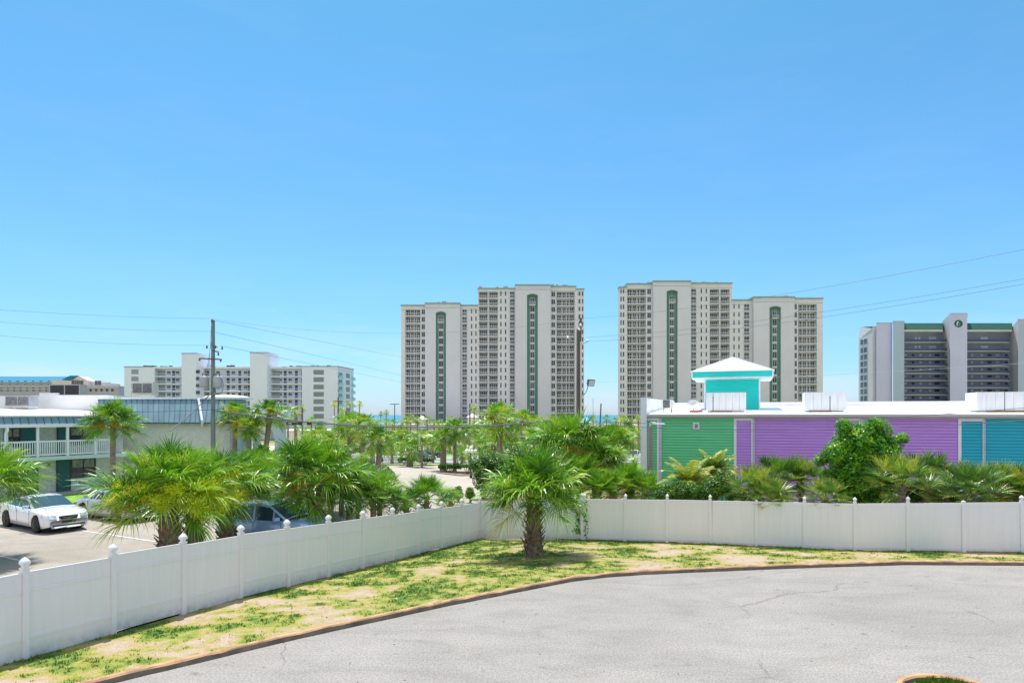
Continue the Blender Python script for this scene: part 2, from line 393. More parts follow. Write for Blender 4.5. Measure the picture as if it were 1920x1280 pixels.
# kerb
def kerb(line, h=.13, w=.17, name='kerb', closed=False, zf=lambda x, y: 0., mats=('curb_face', 'curb_rust')):
    m = MB(); n = len(line); rnd = random.Random(4)
    pts = []
    for a, b in zip(line, line[1:]):
        k = max(1, int(math.hypot(b[0]-a[0], b[1]-a[1])/.35))
        pts += [(lerp(a[0], b[0], i/k), lerp(a[1], b[1], i/k)) for i in range(k)]
    pts.append(line[-1][:2]); prev = None
    for i, p in enumerate(pts):
        a = pts[max(0, i-1)]; b = pts[min(len(pts)-1, i+1)]; dx, dy = b[0]-a[0], b[1]-a[1]; l = math.hypot(dx, dy); nx, ny = -dy/l, dx/l
        z0 = zf(*p); e = rnd.uniform(-.014, .014); e2 = rnd.uniform(-.012, .012)
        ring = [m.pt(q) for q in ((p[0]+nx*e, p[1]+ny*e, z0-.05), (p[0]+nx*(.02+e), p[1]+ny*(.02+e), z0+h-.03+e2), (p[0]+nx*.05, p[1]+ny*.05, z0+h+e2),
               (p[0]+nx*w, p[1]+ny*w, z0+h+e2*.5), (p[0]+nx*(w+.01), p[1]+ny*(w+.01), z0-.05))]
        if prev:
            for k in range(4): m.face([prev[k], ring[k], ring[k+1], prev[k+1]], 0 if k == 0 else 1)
        prev = ring
    return tag(m.build(name, list(mats)), kind='structure')
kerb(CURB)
# lawn
LW = [(p[0]-.03, p[1]+.1) for p in CURB]+[(p[0], p[1]) for p in FLINE][::-1]
LW = [(p[0], p[1]+.0) for p in LW]
sheet('lawn', LW, 0, 'lawn', .16, zlawn, cover)
# grass tufts on the lawn
rnd = random.Random(11); m = MB(); cnt = 0
for _ in range(90000):
    x = rnd.uniform(-12.5, 22); y = rnd.uniform(8, 31)
    if not in_lawn(x, y): continue
    c = cover(x, y)
    if rnd.random() > sm(.48, .82, c)*.95+.03: continue
    z = zlawn(x, y); cnt += 1
    m.tint = max(.05, min(1, 1.0-c*.85+rnd.uniform(-.25, .25)))
    for k in range(4):
        a = rnd.uniform(0, 6.28); h = rnd.uniform(.02, .055)*(1.+.4*(c > .75)); w = .012; lx, ly = rnd.uniform(-.04, .04), rnd.uniform(-.04, .04)
        ox, oy = rnd.uniform(-.05, .05), rnd.uniform(-.05, .05)
        m.poly([(x+ox-w*math.cos(a), y+oy-w*math.sin(a), z), (x+ox+w*math.cos(a), y+oy+w*math.sin(a), z), (x+ox+lx, y+oy+ly, z+h)])
    if cnt > 19000: break
tag(m.build('grass', 'blade'), 'patchy mown grass on the verge in front of the white fence', 'grass', kind='stuff')
m = MB()
for _ in range(110):
    x = rnd.uniform(-9, 20); y = rnd.uniform(9.5, 21)
    if near(CURB, x, y)[0] < .1 or in_lawn(x, y): continue
    a = rnd.uniform(0, 6.28); l = rnd.uniform(.01, .05); w = rnd.uniform(.006, .016); dx, dy = math.cos(a), math.sin(a)
    if y > interp(x, CURB)-.2: continue
    m.poly([(x-dx*l, y-dy*l, .004), (x-dy*w, y+dx*w, .012), (x+dx*l, y+dy*l, .004), (x+dy*w, y-dx*w, .006)])
tag(m.build('leaf_litter', 'wood'), 'scattered bits of dry leaf and twig on the grey road', 'leaf litter', kind='stuff')
# kerbed island at bottom right
IC = (PX(1738, 12.5), 11.60)
isl = [(IC[0]+.84*math.cos(a*.2094), IC[1]+.84*math.sin(a*.2094)) for a in range(31)][::-1]
kerb(isl, .13, .14)
m = MB(); m.poly([(p[0]+(IC[0]-p[0])*.12, p[1]+(IC[1]-p[1])*.12, .11) for p in isl[:-1]]); tag(m.build('island_lawn', 'lawn_green'), kind='structure')
m = MB()
for _ in range(1500):
    a = rnd.uniform(0, 6.28); r = math.sqrt(rnd.random())*.66; x, y = IC[0]+r*math.cos(a), IC[1]+r*1.08*math.sin(a); m.tint = rnd.uniform(.0, .5)
    for k in range(4):
        b = rnd.uniform(0, 6.28); w = .014
        m.poly([(x-w*math.cos(b), y-w*math.sin(b), .1), (x+w*math.cos(b), y+w*math.sin(b), .1), (x+rnd.uniform(-.05, .05), y+rnd.uniform(-.05, .05), .1+rnd.uniform(.05, .12))])
tag(m.build('island_grass', 'blade'), 'thick green grass inside the round kerbed island', 'grass', kind='stuff')

# lots and streets
FX = [(p[0], p[1]) for p in FLINE]
lotL = [(-70, 2), (-22, 2)]+[(x-.05, y+.02) for x, y in FX[2:17]]+[(-1.7, 33.2), (1.5, 34), (-.5, 41), (-6, 46), (-12, 50), (-20, 54), (-70, 54)]
sheet('parking_lot', lotL, .0, 'asphalt_lot', 1.5)
sheet('planting_bed', [(FX[16][0]+.1, FX[16][1]+.1), (FX[17][0], FX[17][1]+.05), (FX[18][0], FX[18][1]+.05), (FX[19][0], FX[19][1]+.05), (FX[24][0], FX[24][1]+.05), (FX[-1][0], FX[-1][1]+.05), (60, 22), (60, 60), (9, 60), (6, 42), (0, 36)], -.10, 'mulch', 1.5)
sheet('concrete_drive', [(PX(700, 41), 41), (PX(930, 41), 41), (PX(960, 60), 60), (PX(960, 84), 84), (PX(1000, 90), 90), (PX(700, 90), 90), (PX(715, 75), 75), (PX(660, 62), 62), (PX(690, 50), 50)], .03, 'concrete_lot', 2.)
sheet('sidewalk', [(-90, 94), (90, 94), (90, 96.5), (-90, 96.5)], .05, 'concrete', 3)
sheet('street', [(-260, 99), (260, 99), (260, 111), (-260, 111)], .03, 'asphalt_street', 4)
sheet('median_lawn', [(-260, 111), (260, 111), (260, 119), (-260, 119)], .06, 'lawn_green', 4)
sheet('far_street', [(-260, 119), (260, 119), (260, 133), (-260, 133)], .03, 'asphalt_street', 4)
sheet('roadside_lawn', [(-260, 133), (260, 133), (260, 158), (-260, 158)], .06, 'lawn_green', 4)
sheet('grass_strip', [(-90, 90.2), (90, 90.2), (90, 94), (-90, 94)], .06, 'lawn_green', 3)
sheet('side_lawn', [(4, 62), (40, 62), (40, 90), (4, 90)], .04, 'lawn_green', 3)
sheet('sand_strip', [(-250, 158), (250, 158), (250, 190), (-250, 190)], .05, 'sand', 6)
m = MB()
for (x0, y0, x1, y1) in ((-23.5, 26.2, -17.2, 22.6), (-21.0, 29.6, -14.6, 26.2), (-18.6, 33.2, -12.6, 29.8), (-27, 24, -20, 20)):
    d = Vector((x1-x0, y1-y0)).normalized(); n = Vector((-d.y, d.x))*.05
    m.poly([(x0-n.x, y0-n.y, .012+zg(x0, y0)), (x1-n.x, y1-n.y, .012+zg(x1, y1)), (x1+n.x, y1+n.y, .012+zg(x1, y1)), (x0+n.x, y0+n.y, .012+zg(x0, y0))])
tag(m.build('parking_lines', 'road_line'), kind='structure')
sheet('verge', [(-45, 33.5), (-25.5, 33.5), (-22, 41.5), (-25, 44.5), (-45, 41)], .03, 'lawn_green', 2)
sheet('bare_bed', [(PX(640, 70), 70), (PX(745, 66), 66), (PX(735, 56), 56), (PX(690, 54), 54), (PX(640, 56), 56)], .06, 'sand', 2)
kerb([(PX(640, 55), 55), (PX(690, 53.5), 53.5), (PX(735, 55.5), 55.5), (PX(748, 58), 58), (PX(742, 62), 62)], .15, .2, zf=zg)
kerb([(PX(712, 88.), 88.), (PX(770, 87), 87), (PX(815, 88), 88), (PX(822, 90.1), 90.1)], .15, .25, zf=zg)
kerb([(PX(870, 44), 44), (PX(940, 43.5), 43.5)], .15, .2, zf=zg)
sheet('island_bed', [(PX(818, 72), 72), (PX(860, 70), 70), (PX(905, 71), 71), (PX(925, 74), 74), (PX(900, 77), 77), (PX(830, 76), 76)], .10, 'mulch', 2)
sheet('edge_bed', [(PX(712, 88.3), 88.3), (PX(770, 87.3), 87.3), (PX(815, 88.3), 88.3), (PX(822, 90.2), 90.2), (PX(712, 90.2), 90.2)], .12, 'lawn_green', 2)
sheet('back_bed', [(PX(870, 44.1), 44.1), (PX(940, 43.7), 43.7), (PX(1000, 46), 46), (PX(990, 58), 58), (PX(935, 56), 56), (PX(915, 49), 49)], .08, 'mulch', 2)

# ------------------------------------------------------------------ white vinyl fence
def fence_bay(root, a, b, ra, style):
    ax, ay, az = a; bx, by, bz = b
    L = math.hypot(bx-ax, by-ay); ang = math.atan2(by-ay, bx-ax); h = 1.83
    def rp(u, v, z): return (ax+(bx-ax)*u/L-math.sin(ang)*v-ra[0], ay+(by-ay)*u/L+math.cos(ang)*v-ra[1], z)
    def ztop(u): return az+(bz-az)*u/L
    def slab(m, u0, u1, v0, v1, t0, t1, mi=0):
        m.hexa([rp(u0, v0, ztop(u0)-t1), rp(u1, v0, ztop(u1)-t1), rp(u1, v1, ztop(u1)-t1), rp(u0, v1, ztop(u0)-t1)],
               [rp(u0, v0, ztop(u0)-t0), rp(u1, v0, ztop(u1)-t0), rp(u1, v1, ztop(u1)-t0), rp(u0, v1, ztop(u0)-t0)], mi)
        if t1 > 1.8: m.t[-8:-4] = [1.]*4
        if t0 < .001: m.t[-4:] = [.25]*4
    m = MB(); e = .06
    if style == 'wide':
        slab(m, e, L-e, -.024, .024, 0, .045)
        slab(m, e, L-e, -.018, .018, .045, .36)
        slab(m, e, L-e, -.030, .030, .36, .42)
        slab(m, e, L-e, -.030, .030, 1.36, 1.42)
        n = 6
        for k in range(n):
            u0 = e+(L-2*e)*k/n; u1 = e+(L-2*e)*(k+1)/n; o_ = .0012*(k % 2)
            slab(m, u0, u1, -.013-o_, .013+o_, .42, 1.36)
            slab(m, u0, u1, -.013-o_, .013+o_, 1.42, 1.83)
    else:
        slab(m, e, L-e, -.028, .028, 0, .13); slab(m, e, L-e, -.028, .028, 1.70, 1.83)
        n = 6
        for k in range(n):
            u0 = e+(L-2*e)*k/n; u1 = e+(L-2*e)*(k+1)/n; o_ = .0012*(k % 2)
            slab(m, u0, u1, -.013-o_, .013+o_, .13, 1.70)
    m.build('panel', ['vinyl'], root)
    return rp, ztop, L
pm_post = None
def post_mesh(h):
    m = MB(); m.box(-.063, .063, -.063, .063, -.5, h)
    return m.mesh('post', ['vinyl'])
def cap_mesh():
    m = MB(); prof = [(.085, 0), (.085, .035), (.06, .045), (.05, .075), (.055, .09), (.085, .13), (.092, .16), (.08, .20), (.045, .255), (.004, .29)]
    rings = []
    for r, z in prof:
        q = r; rings.append([m.pt(p) for p in ((-q, -q, z), (q, -q, z), (q, q, z), (-q, q, z))])
    for a, b in zip(rings, rings[1:]):
        for k in range(4): m.face([a[k], a[(k+1)%4], b[(k+1)%4], b[k]])
    m.face(rings[0][::-1]); m.face(rings[-1]); return m.mesh('post_cap', ['vinyl'])
CAPM = cap_mesh()
def flatcap():
    m = MB(); m.hexa([(-.075,-.075,0),(.075,-.075,0),(.075,.075,0),(-.075,.075,0)], [(-.075,-.075,.03),(.075,-.075,.03),(.075,.075,.03),(-.075,.075,.03)])
    m.hexa([(-.07,-.07,.03),(.07,-.07,.03),(.07,.07,.03),(-.07,.07,.03)], [(-.01,-.01,.06),(.01,-.01,.06),(.01,.01,.06),(-.01,.01,.06)]); return m.mesh('post_cap', ['vinyl'])
FCAP = flatcap()
PRT = random.Random(8)
def fence_run(label, P, style, skipfirst=False, capf=lambda i: CAPM):
    root = thing('vinyl_fence', (P[0][0], P[0][1], 0), 0, label, 'fence')
    for i, (a, b) in enumerate(zip(P, P[1:])):
        j = PRT.uniform(-.035, .035) if style == 'wide' else PRT.uniform(-.008, .008)
        fence_bay(root, (a[0], a[1], a[2]+j), (b[0], b[1], b[2]+j), P[0], style)
    pmesh = post_mesh(1.83)
    for i, p in enumerate(P):
        if skipfirst and i == 0: continue
        a = P[max(0, i-1)]; b = P[min(len(P)-1, i+1)]
        o = put('post', pmesh, root, (p[0]-P[0][0], p[1]-P[0][1], p[2]-1.83+.04), math.atan2(b[1]-a[1], b[0]-a[0]))
        o.rotation_euler = (PRT.uniform(-.012, .012), PRT.uniform(-.012, .012), o.rotation_euler[2])
        put('post_cap', capf(i), o, (0, 0, 1.83), sc=.74 if style == 'plain' else .88)
    return root
fence_run('long white vinyl fence run with banded panels dropping along the verge from the lower left', LP, 'wide')
fm = fence_run('short white fence section with lattice underneath, behind the lawn palm', MP[:3]+[(MP[3][0]-.12, MP[3][1]+.02, MP[3][2]-.02)], 'wide', True)
fence_run('long straight white vinyl fence run in front of the shrubs and coloured building', RP, 'plain', False, lambda i: FCAP if i in (4, 8) else CAPM)
# lattice below the raised middle panels and under part of the left run
def lattice(root, a, b, zt, zb, ra):
    ax, ay = a; bx, by = b; L = math.hypot(bx-ax, by-ay); ux, uy = (bx-ax)/L, (by-ay)/L
    m = MB(); h = zt-zb; s = .11; k = -h
    for sg in (1, -1):
        u = -h
        while u < L:
            p0 = [u, zb] if sg > 0 else [u, zt]; p1 = [u+h, zt] if sg > 0 else [u+h, zb]
            if p0[0] < 0: t = -p0[0]/h; p0 = [0, lerp(p0[1], p1[1], t)]
            if p1[0] > L: t = (L-p0[0])/(p1[0]-p0[0]) if p1[0] != p0[0] else 0; p1 = [L, lerp(p0[1], p1[1], t)]
            if p1[0]-p0[0] > .02:
                off = .004*sg
                m.bar((ax+ux*p0[0]-uy*off-ra[0], ay+uy*p0[0]+ux*off-ra[1], p0[1]), (ax+ux*p1[0]-uy*off-ra[0], ay+uy*p1[0]+ux*off-ra[1], p1[1]), .006, .034)
            u += s
    m.build('lattice', 'vinyl', root)
for i in range(3):
    a, b = (MP+[None])[i], MP[i+1]
    zt = min(a[2], b[2])-1.80; g = [zlawn(a[0], a[1]-.1), zlawn(b[0], b[1]-.1)]
    lattice(fm, (a[0], a[1]+.01), (b[0], b[1]+.01), zt+.02, min(g)-.1, MP[0])
# vine on the corner
def vine(px, py0, py1, d, wpx, n, label, cat='vine'):
    m = MB(); r = random.Random(int(px)); x0 = PX(px, d)
    zt, zb = PZ(py0, d), PZ(py1, d)
    m.tube([(x0+.03*math.sin(z*9), d, z) for z in [lerp(zb, zt, k/8) for k in range(9)]], .006, 4, 1)
    for _ in range(n):
        z = lerp(zb, zt, r.random()); m.tint = r.uniform(.1, .7); s = r.uniform(.03, .06)
        c = Vector((x0+.03*math.sin(z*9)+r.gauss(0, wpx*d/F*.4), d-r.uniform(.0, .06), z)); a = Vector((r.gauss(0, 1), r.gauss(0, .4), r.gauss(0, 1))).normalized()*s; b = a.cross(Vector((0, 1, 0.3))).normalized()*s*.7
        m.poly([c-a, c-b, c+a, c+b])
    tag(m.build(cat, ['hedge_leaf', 'wood']), label, 'vine')
vine(1084, 960, 1000, 29.35, 10, 120, 'small leafy vine climbing the white fence just left of its corner post')
vine(1098, 940, 1008, 29.15, 5, 40, 'thin straggling vine running down the fence corner post')

# ------------------------------------------------------------------ palms
def fan_leaf(m, base, az, el, Lp, Lb, nseg, r, tint, droop, q=3, mp=1):
    A = 2.05
    d0 = Vector((math.cos(az)*math.cos(el), math.sin(az)*math.cos(el), math.sin(el)))
    el2 = el-r.uniform(.12, .42)*(.6+.4*math.cos(el)); d1 = Vector((math.cos(az)*math.cos(el2), math.sin(az)*math.cos(el2), math.sin(el2)))
    p1 = base+d0*Lp*.55; p2 = p1+d1*Lp*.5
    side = Vector((-math.sin(az), math.cos(az), 0)); w = .018*Lp/.55
    m.tint = min(1, tint+.18)
    for a, b, wa, wb in ((base, p1, w*1.5, w), (p1, p2, w, w*.7)):
        m.poly([a-side*wa, a+side*wa, b+side*wb, b-side*wb], mp)
    roll = r.uniform(-.5, .5); s = side*math.cos(roll)+d1.cross(side)*math.sin(roll)
    ax = d1; n = s.cross(ax).normalized()*-1
    if n.z < 0: n = -n
    dn = Vector((0, 0, -1)); cl = Lb*.45
    ts = (0, .33, .66, 1.) if q == 3 else ((0, .25, .5, .75, 1.) if q == 4 else (0, .5, 1.))
    wb = Lb*.42*2*A/nseg*1.0
    for i in range(nseg):
        ang = lerp(-A, A, (i+.5)/nseg)+r.uniform(-.03, .03); u = 1-abs(ang)/A
        c = p2+ax*cl*u+dn*cl*u*u*.35*(droop+.3)
        d = (ax*math.cos(ang*.92)+s*math.sin(ang*.92)+n*(.10+.30*abs(math.sin(ang)))).normalized()
        L = Lb*(.72+.28*math.cos(ang*.8))*r.uniform(.85, 1.1)*(1-.25*u)
        wd = (d.cross(n)+n*r.uniform(-.5, .5)).normalized(); dr = droop*r.uniform(.55, 1.6)
        prev = None; tt = tint+r.uniform(-.16, .16)
        for t in ts:
            p = c+d*L*t+dn*dr*L*(t**2.3)*.62
            if t > .6: p = p-d*L*.12*dr*(t-.6)
            ww = wb*(.25+1.75*t if t < .4 else (1.06-1.02*t)*1.08)*.5
            m.tint = max(.02, min(1, tt+(.22*(t > .9))+.04*t))
            if t == 1.:
                k = m.pt(p); m.face([prev[0], prev[1], k], 0)
            else:
                a = m.pt(p-wd*ww); b = m.pt(p+wd*ww)
                if prev: m.face([prev[0], prev[1], b, a], 0)
                prev = (a, b)
def crown_mesh(seed, nleaf, nseg, q, droop=.9, elmin=-.75, mat='frond', tin=.42, dead=.06, Lp=.52, Lb=.5):
    r = random.Random(seed); m = MB()
    for k in range(nleaf):
        u = (k+.5)/nleaf; el = lerp(1.45, elmin, u**.9)+r.uniform(-.15, .15); az = k*2.39996+r.uniform(-.25, .25)
        s = r.uniform(.85, 1.1)*(.85+.2*math.sin(u*3.1)); t = tin+r.uniform(-.26, .20)-.06*u
        if u > .8 and r.random() < dead*3: t = r.uniform(.75, .95)
        fan_leaf(m, Vector((.05*math.cos(az), .05*math.sin(az), .10-.12*u)), az, el, Lp*s, Lb*s, nseg, r, t, droop*(.6+.7*u), q, 0)
    return m.mesh('crown', [mat])
HI = [crown_mesh(1, 62, 36, 4, .78, .20, Lp=.40, Lb=.66, tin=.44), crown_mesh(2, 60, 36, 4, .62, .08, tin=.52, Lp=.42, Lb=.64), crown_mesh(3, 60, 34, 4, .70, -.10, tin=.42, Lp=.42, Lb=.62)]
MID = [crown_mesh(10+i, 40, 14, 3, .55+.12*i, -.65, tin=(.48, .56, .44)[i], dead=.12, Lp=.40, Lb=.58) for i in range(3)]
FAR = [crown_mesh(20+i, 28, 9, 2, .7, -.8, tin=(.42, .56, .68)[i], dead=(.1, .3, .6)[i], Lp=.38, Lb=.58) for i in range(3)]
BUSH = [crown_mesh(30+i, 44, 24, 3, .16, -.15, mat='frond_dark', tin=(.42, .52)[i], dead=.10, Lp=.52, Lb=.58) for i in range(2)]
BUSHM = [crown_mesh(40+i, 24, 18, 3, .35, -.05, mat='frond', tin=.4, dead=.10, Lp=.5, Lb=.55) for i in range(2)]
def trunk_boots(h, r0, r1, seed, red=False, dens=1.):
    r = random.Random(seed); m = MB()
    m.tube([(.03*math.sin(k), .02*math.cos(k*2), -.3+(h+.35)*k/6) for k in range(7)], [lerp(r0, r1, k/6)*.86 for k in range(7)], 12, 0)
    n = int(h/.055*dens); 
    for k in range(int(n*2.3)):
        u = k/(n*2.3); z = u*h; a = k*2.39996+r.uniform(-.2, .2); rr = lerp(r0, r1, u)*.8
        o = Vector((math.cos(a), math.sin(a), 0)); s = Vector((-math.sin(a), math.cos(a), 0)); up = Vector((0, 0, 1))
        L = r.uniform(.18, .34); out = r.uniform(.5, 1.15); wv = r.uniform(.05, .08); d = (o*out+up+s*r.uniform(-.35, .35)).normalized()
        b = o*rr+up*z; e = b+d*L; th = .03
        mi = 1 if (red and u > .55 and r.random() < .8) else (1 if r.random() < .12 else 0)
        m.hexa([b-s*wv-o*th, b+s*wv-o*th, b+s*wv*.8+o*th*.6, b-s*wv*.8+o*th*.6], [e-s*wv*.5-o*.01, e+s*wv*.3-o*.01, e+s*wv*.35+o*.012, e-s*wv*.45+o*.012], mi)
    return m.mesh('trunk', ['boot', 'boot_red'])
def trunk_plain(h, r0, r1, seed, lean=0., n=8):
    r = random.Random(seed); m = MB(); K = 9
    pts = []; rs = []
    for k in range(K+1):
        u = k/K; pts.append((-lean*(1-u)**1.6, .03*math.sin(seed+u*5), -.4+(h+.42)*u))
        rs.append(lerp(r0*(1.25 if k == 0 else 1), r1, u)*r.uniform(.95, 1.06))
    m.tube(pts, rs, n, 0)
    for k in range(16):      # boot stubs under the crown
        a = k*2.4; z = h-.75+.045*k; o = Vector((math.cos(a), math.sin(a), 0)); rr = r1*.9
        m.bar(o*rr+Vector((0, 0, z)), o*(rr+.13)+Vector((0, 0, z+.22)), .07, .03, 0)
    return m.mesh('trunk', ['bark'])
def blossom_mesh(seed, n=900, mat='blossom', L=1., dn=.6):
    r = random.Random(seed); m = MB()
    for s in range(4):
        az = r.uniform(-.6, .6); el = r.uniform(.25, .85); p = Vector((0, 0, 0)); pts = [p.copy()]
        d = Vector((math.cos(az)*math.cos(el), math.sin(az)*math.cos(el), math.sin(el)))
        for k in range(7): p = p+d*L/7; d = (d+Vector((0, 0, -dn*.25))).normalized(); pts.append(p.copy())
        m.tint = .2; m.tube(pts, [.014]*4+[.007]*4, 4)
        for k in range(n//4):
            t = r.uniform(.45, 1.)*7; i = min(6, int(t)); c = pts[i].lerp(pts[i+1], t-i)
            o = Vector((r.gauss(0, 1), r.gauss(0, 1), r.gauss(-.3, 1))); o = o.normalized()*r.uniform(.03, .25)*L
            e = c+o; m.tint = r.uniform(0, 1); w = Vector((r.gauss(0, 1), r.gauss(0, 1), r.gauss(0, 1))).normalized()*.007
            f = c+o*.3; m.poly([f-w, f+w, e+w, e-w])
            for q in range(3):
                g = e+Vector((r.gauss(0, 1), r.gauss(0, 1), r.gauss(0, 1)))*.03; m.poly([g-w*2., g+w*2., g+Vector((r.gauss(0,1), r.gauss(0,1), r.gauss(0,1)))*.026])
    return m.mesh('flower_cluster', [mat])
BL = [blossom_mesh(1, 1800), blossom_mesh(2, 1800)]; BG = [blossom_mesh(3, 700, 'blossom_gold')]; BF = [blossom_mesh(5, 260, 'blossom')]
def palm(px, d, py, rad, kind, label, var=0, tr=(.25, .2), boots=False, red=False, lean=0, fl=(), group=None, base_z=None, rot=None, sz=1., cat='palm tree'):
    """py = photo row of the crown's heart (trunk top)"""
    x = PX(px, d); z0 = zg(x, d) if base_z is None else base_z; zt = PZ(py, d); h = zt-z0
    t = thing('palm_tree', (x, d, z0), 0, label, cat, group)
    if kind != 'hi': rad *= .90 if kind == 'mid' else .9
    sd = int(px*7+d)
    if boots: put('trunk', trunk_boots(h, tr[0], tr[1], sd, red), t)
    else: put('trunk', trunk_plain(h, tr[0], tr[1], sd, lean, 8 if kind != 'far' else 6), t)
    me = {'hi': HI, 'mid': MID, 'far': FAR}[kind][var]
    c = put('crown', me, t, (0, 0, h-.05), rot if rot is not None else (sd*1.7) % 6.28, (rad, rad, rad*sz))
    if rot is None: q_ = random.Random(sd); c.rotation_euler = (q_.uniform(-.16, .16), q_.uniform(-.16, .16), c.rotation_euler[2]); c.scale = (rad*q_.uniform(.9, 1.08), rad*q_.uniform(.9, 1.08), rad*sz*q_.uniform(.85, 1.15))
    for k, (a, s, g) in enumerate(fl):
        put('flower_cluster', (BL[k % 2] if kind == 'hi' else BF[0]) if not g else BG[0], t, (.1*math.cos(a), .1*math.sin(a), h+(.0 if kind == 'hi' else .15)), a, s*(1.25 if kind == 'hi' else 1.1))
    return t
# front lawn palm
palm(1001, 24.6, 948, 2.25, 'hi', 'stocky palm with shaggy trunk standing alone on the patchy lawn before the fence', 0, (.40, .27), True, True, base_z=zlawn(PX(1001, 24.6), 24.6), sz=1.18, rot=.5)
# left cluster behind the fence
palm(318, 21.3, 945, 2.25, 'hi', 'big bright green palm at the left with yellow blossom, nearest the sloping fence', 1, (.40, .34), True, fl=((-2.7, 1.3, 0), (-.7, 1.3, 0), (-1.4, 1.2, 0), (.1, 1.3, 0)), rot=1.1, sz=1.05)
palm(364, 23.2, 925, 2.1, 'hi', 'palm with its thick trunk close behind the biggest left palm', 2, (.36, .30), True, fl=((-1.2, 1.3, 0), (-.4, 1.3, 0)), rot=2.7)
palm(424, 25.5, 928, 2.2, 'hi', 'palm with drooping fronds and yellow blossom beside the blue car', 0, (.34, .28), True, fl=((-.9, 1.2, 0), (-2., 1.1, 0), (.5, 1., 0)), rot=4.1, sz=.9)
palm(592, 28.5, 910, 2.35, 'hi', 'palm with orange-brown boots on its trunk right of the blue car', 2, (.46, .32), True, True, fl=((.4, 1.1, 0), (-2.6, 1.1, 1)), rot=.3, sz=1.15)
palm(-42, 22.5, 925, 2.1, 'hi', 'palm cut off by the left frame edge, only frond tips showing', 1, (.35, .3), True, rot=.2)
# behind the lawn palm
palm(1062, 35, 850, 2.45, 'hi', 'tall palm with drooping dark fronds in front of the grey wooden pole', 2, (.28, .22), True, rot=1.9, fl=((-1.1, 1.2, 1),), sz=1.15)
palm(1118, 37, 872, 2.2, 'hi', 'palm leaning over just right of the tall drooping one, behind the fence corner', 0, (.28, .22), True, rot=3.3, fl=((2.9, 1.1, 1), (-1.2, 1., 1)), sz=1.1)
palm(1148, 43, 835, 1.75, 'hi', 'smaller palm standing left of the green wall corner', 1, (.22, .18), rot=5.1)
palm(1010, 40, 830, 1.6, 'mid', 'palm half hidden behind the top of the lawn palm', 1, (.2, .16), rot=2.)
# by the motel
palm(212, 38.5, 800, 1.85, 'hi', 'rounded palm reaching above the motel balcony', 2, (.17, .15), rot=1.3, fl=((-2.4, .8, 1), (-.6, .8, 1)), sz=1.05)
palm(440, 47, 778, 1.7, 'mid', 'palm with yellow blossom left of three by the motel entrance', 1, (.2, .17), fl=((-1.9, .9, 0), (-1.2, .9, 0)))
palm(466, 46, 802, 1.6, 'mid', 'lower palm with yellow blossom in the middle of three by the motel entrance', 0, (.2, .17), fl=((-2.2, .9, 1), (-1., .9, 0)))
palm(505, 46.5, 778, 1.85, 'mid', 'tall leaning palm beside the pale blue entrance arch', 2, (.22, .19), lean=1.0, fl=((-.9, .9, 1),))
palm(490, 40, 872, 1.6, 'mid', 'low dark palm in front of the entrance arch pillar', 2, (.25, .2), sz=1.1)
# middle group
palm(655, 60, 800, 2.0, 'mid', 'tall palm with yellow blossom above the white garden gate', 0, (.22, .17), fl=((-2.4, 1., 0), (-.8, 1., 0)))
palm(683, 57, 800, 2.0, 'mid', 'slender tall palm just right of the white garden gate palms', 1, (.2, .16), lean=.6, fl=((-2.6, 1., 0), (-.5, 1., 0)))
palm(712, 53, 826, 1.9, 'mid', 'palm with thick shaggy top trunk standing in the rounded bed', 2, (.24, .22), lean=.4, fl=((-2., .8, 0),))
palm(665, 72, 835, 1.8, 'mid', 'short palm in the shade behind the garden gate palms', 2, (.2, .2))
palm(620, 62, 835, 1.9, 'mid', 'bushy palm left of the garden gate palms', 1, (.2, .18), fl=((-1.5, .8, 0),))
palm(768, 84, 843, 2.3, 'mid', 'stout short palm with a bulging trunk on the far kerb', 0, (.5, .32))
palm(791, 82, 820, 2.0, 'mid', 'thin palm beside the dark blue van', 1, (.15, .13))
palm(831, 76, 823, 2.6, 'mid', 'wide palm with double brown trunk rising from the hedge island', 0, (.42, .34))
palm(853, 76, 808, 2.3, 'mid', 'slim tall palm rising from the hedge island', 2, (.22, .2))
palm(902, 82, 838, 2.2, 'mid', 'palm on the lawn behind the globe lamp', 1, (.35, .3))
palm(866, 86, 850, 1.6, 'mid', 'young short palm left of the dark globe lamp post', 0, (.2, .2))
palm(937, 58, 792, 2.45, 'mid', 'tall palm with golden lower fronds in front of the left tower', 1, (.30, .26), fl=((-2.5, 1.1, 1), (-.6, 1.1, 0), (-1.6, 1., 0)))
palm(980, 56, 790, 1.7, 'mid', 'palm immediately right of the golden-fronded tall palm', 0, (.2, .18), fl=((-1.2, 1., 0),))
palm(925, 66, 835, 1.9, 'mid', 'low palm tucked below the golden-fronded tall palm', 2, (.2, .2))
palm(1187, 96, 815, 1.7, 'mid', 'lone palm on the bright slope left of the green wall', 1, (.16, .14), fl=((-2, .8, 0),))
palm(735, 95, 838, 1.8, 'mid', 'low palm between the two white cars by the highway', 2, (.25, .2))
ORD = ['first', 'second', 'third', 'fourth', 'fifth', 'sixth', 'seventh', 'eighth', 'ninth', 'tenth', 'eleventh', 'twelfth', 'thirteenth', 'fourteenth', 'fifteenth', 'sixteenth', 'seventeenth', 'eighteenth', 'nineteenth', 'twentieth']
def prow(lst, d, group, lab, dd=6):
    lst = sorted(lst)
    for i, (px, py, rp, v) in enumerate(lst):
        e = d+((i*37) % 11-5)*dd/5.
        palm(px, e, py, rp*e/F, 'far', '%s palm from left in the %s' % (ORD[i], lab), v, (.22, .16), group=group, fl=(((-1.6+i, rp*e/F*.5, i % 2),) if i % 3 == 0 else ()))
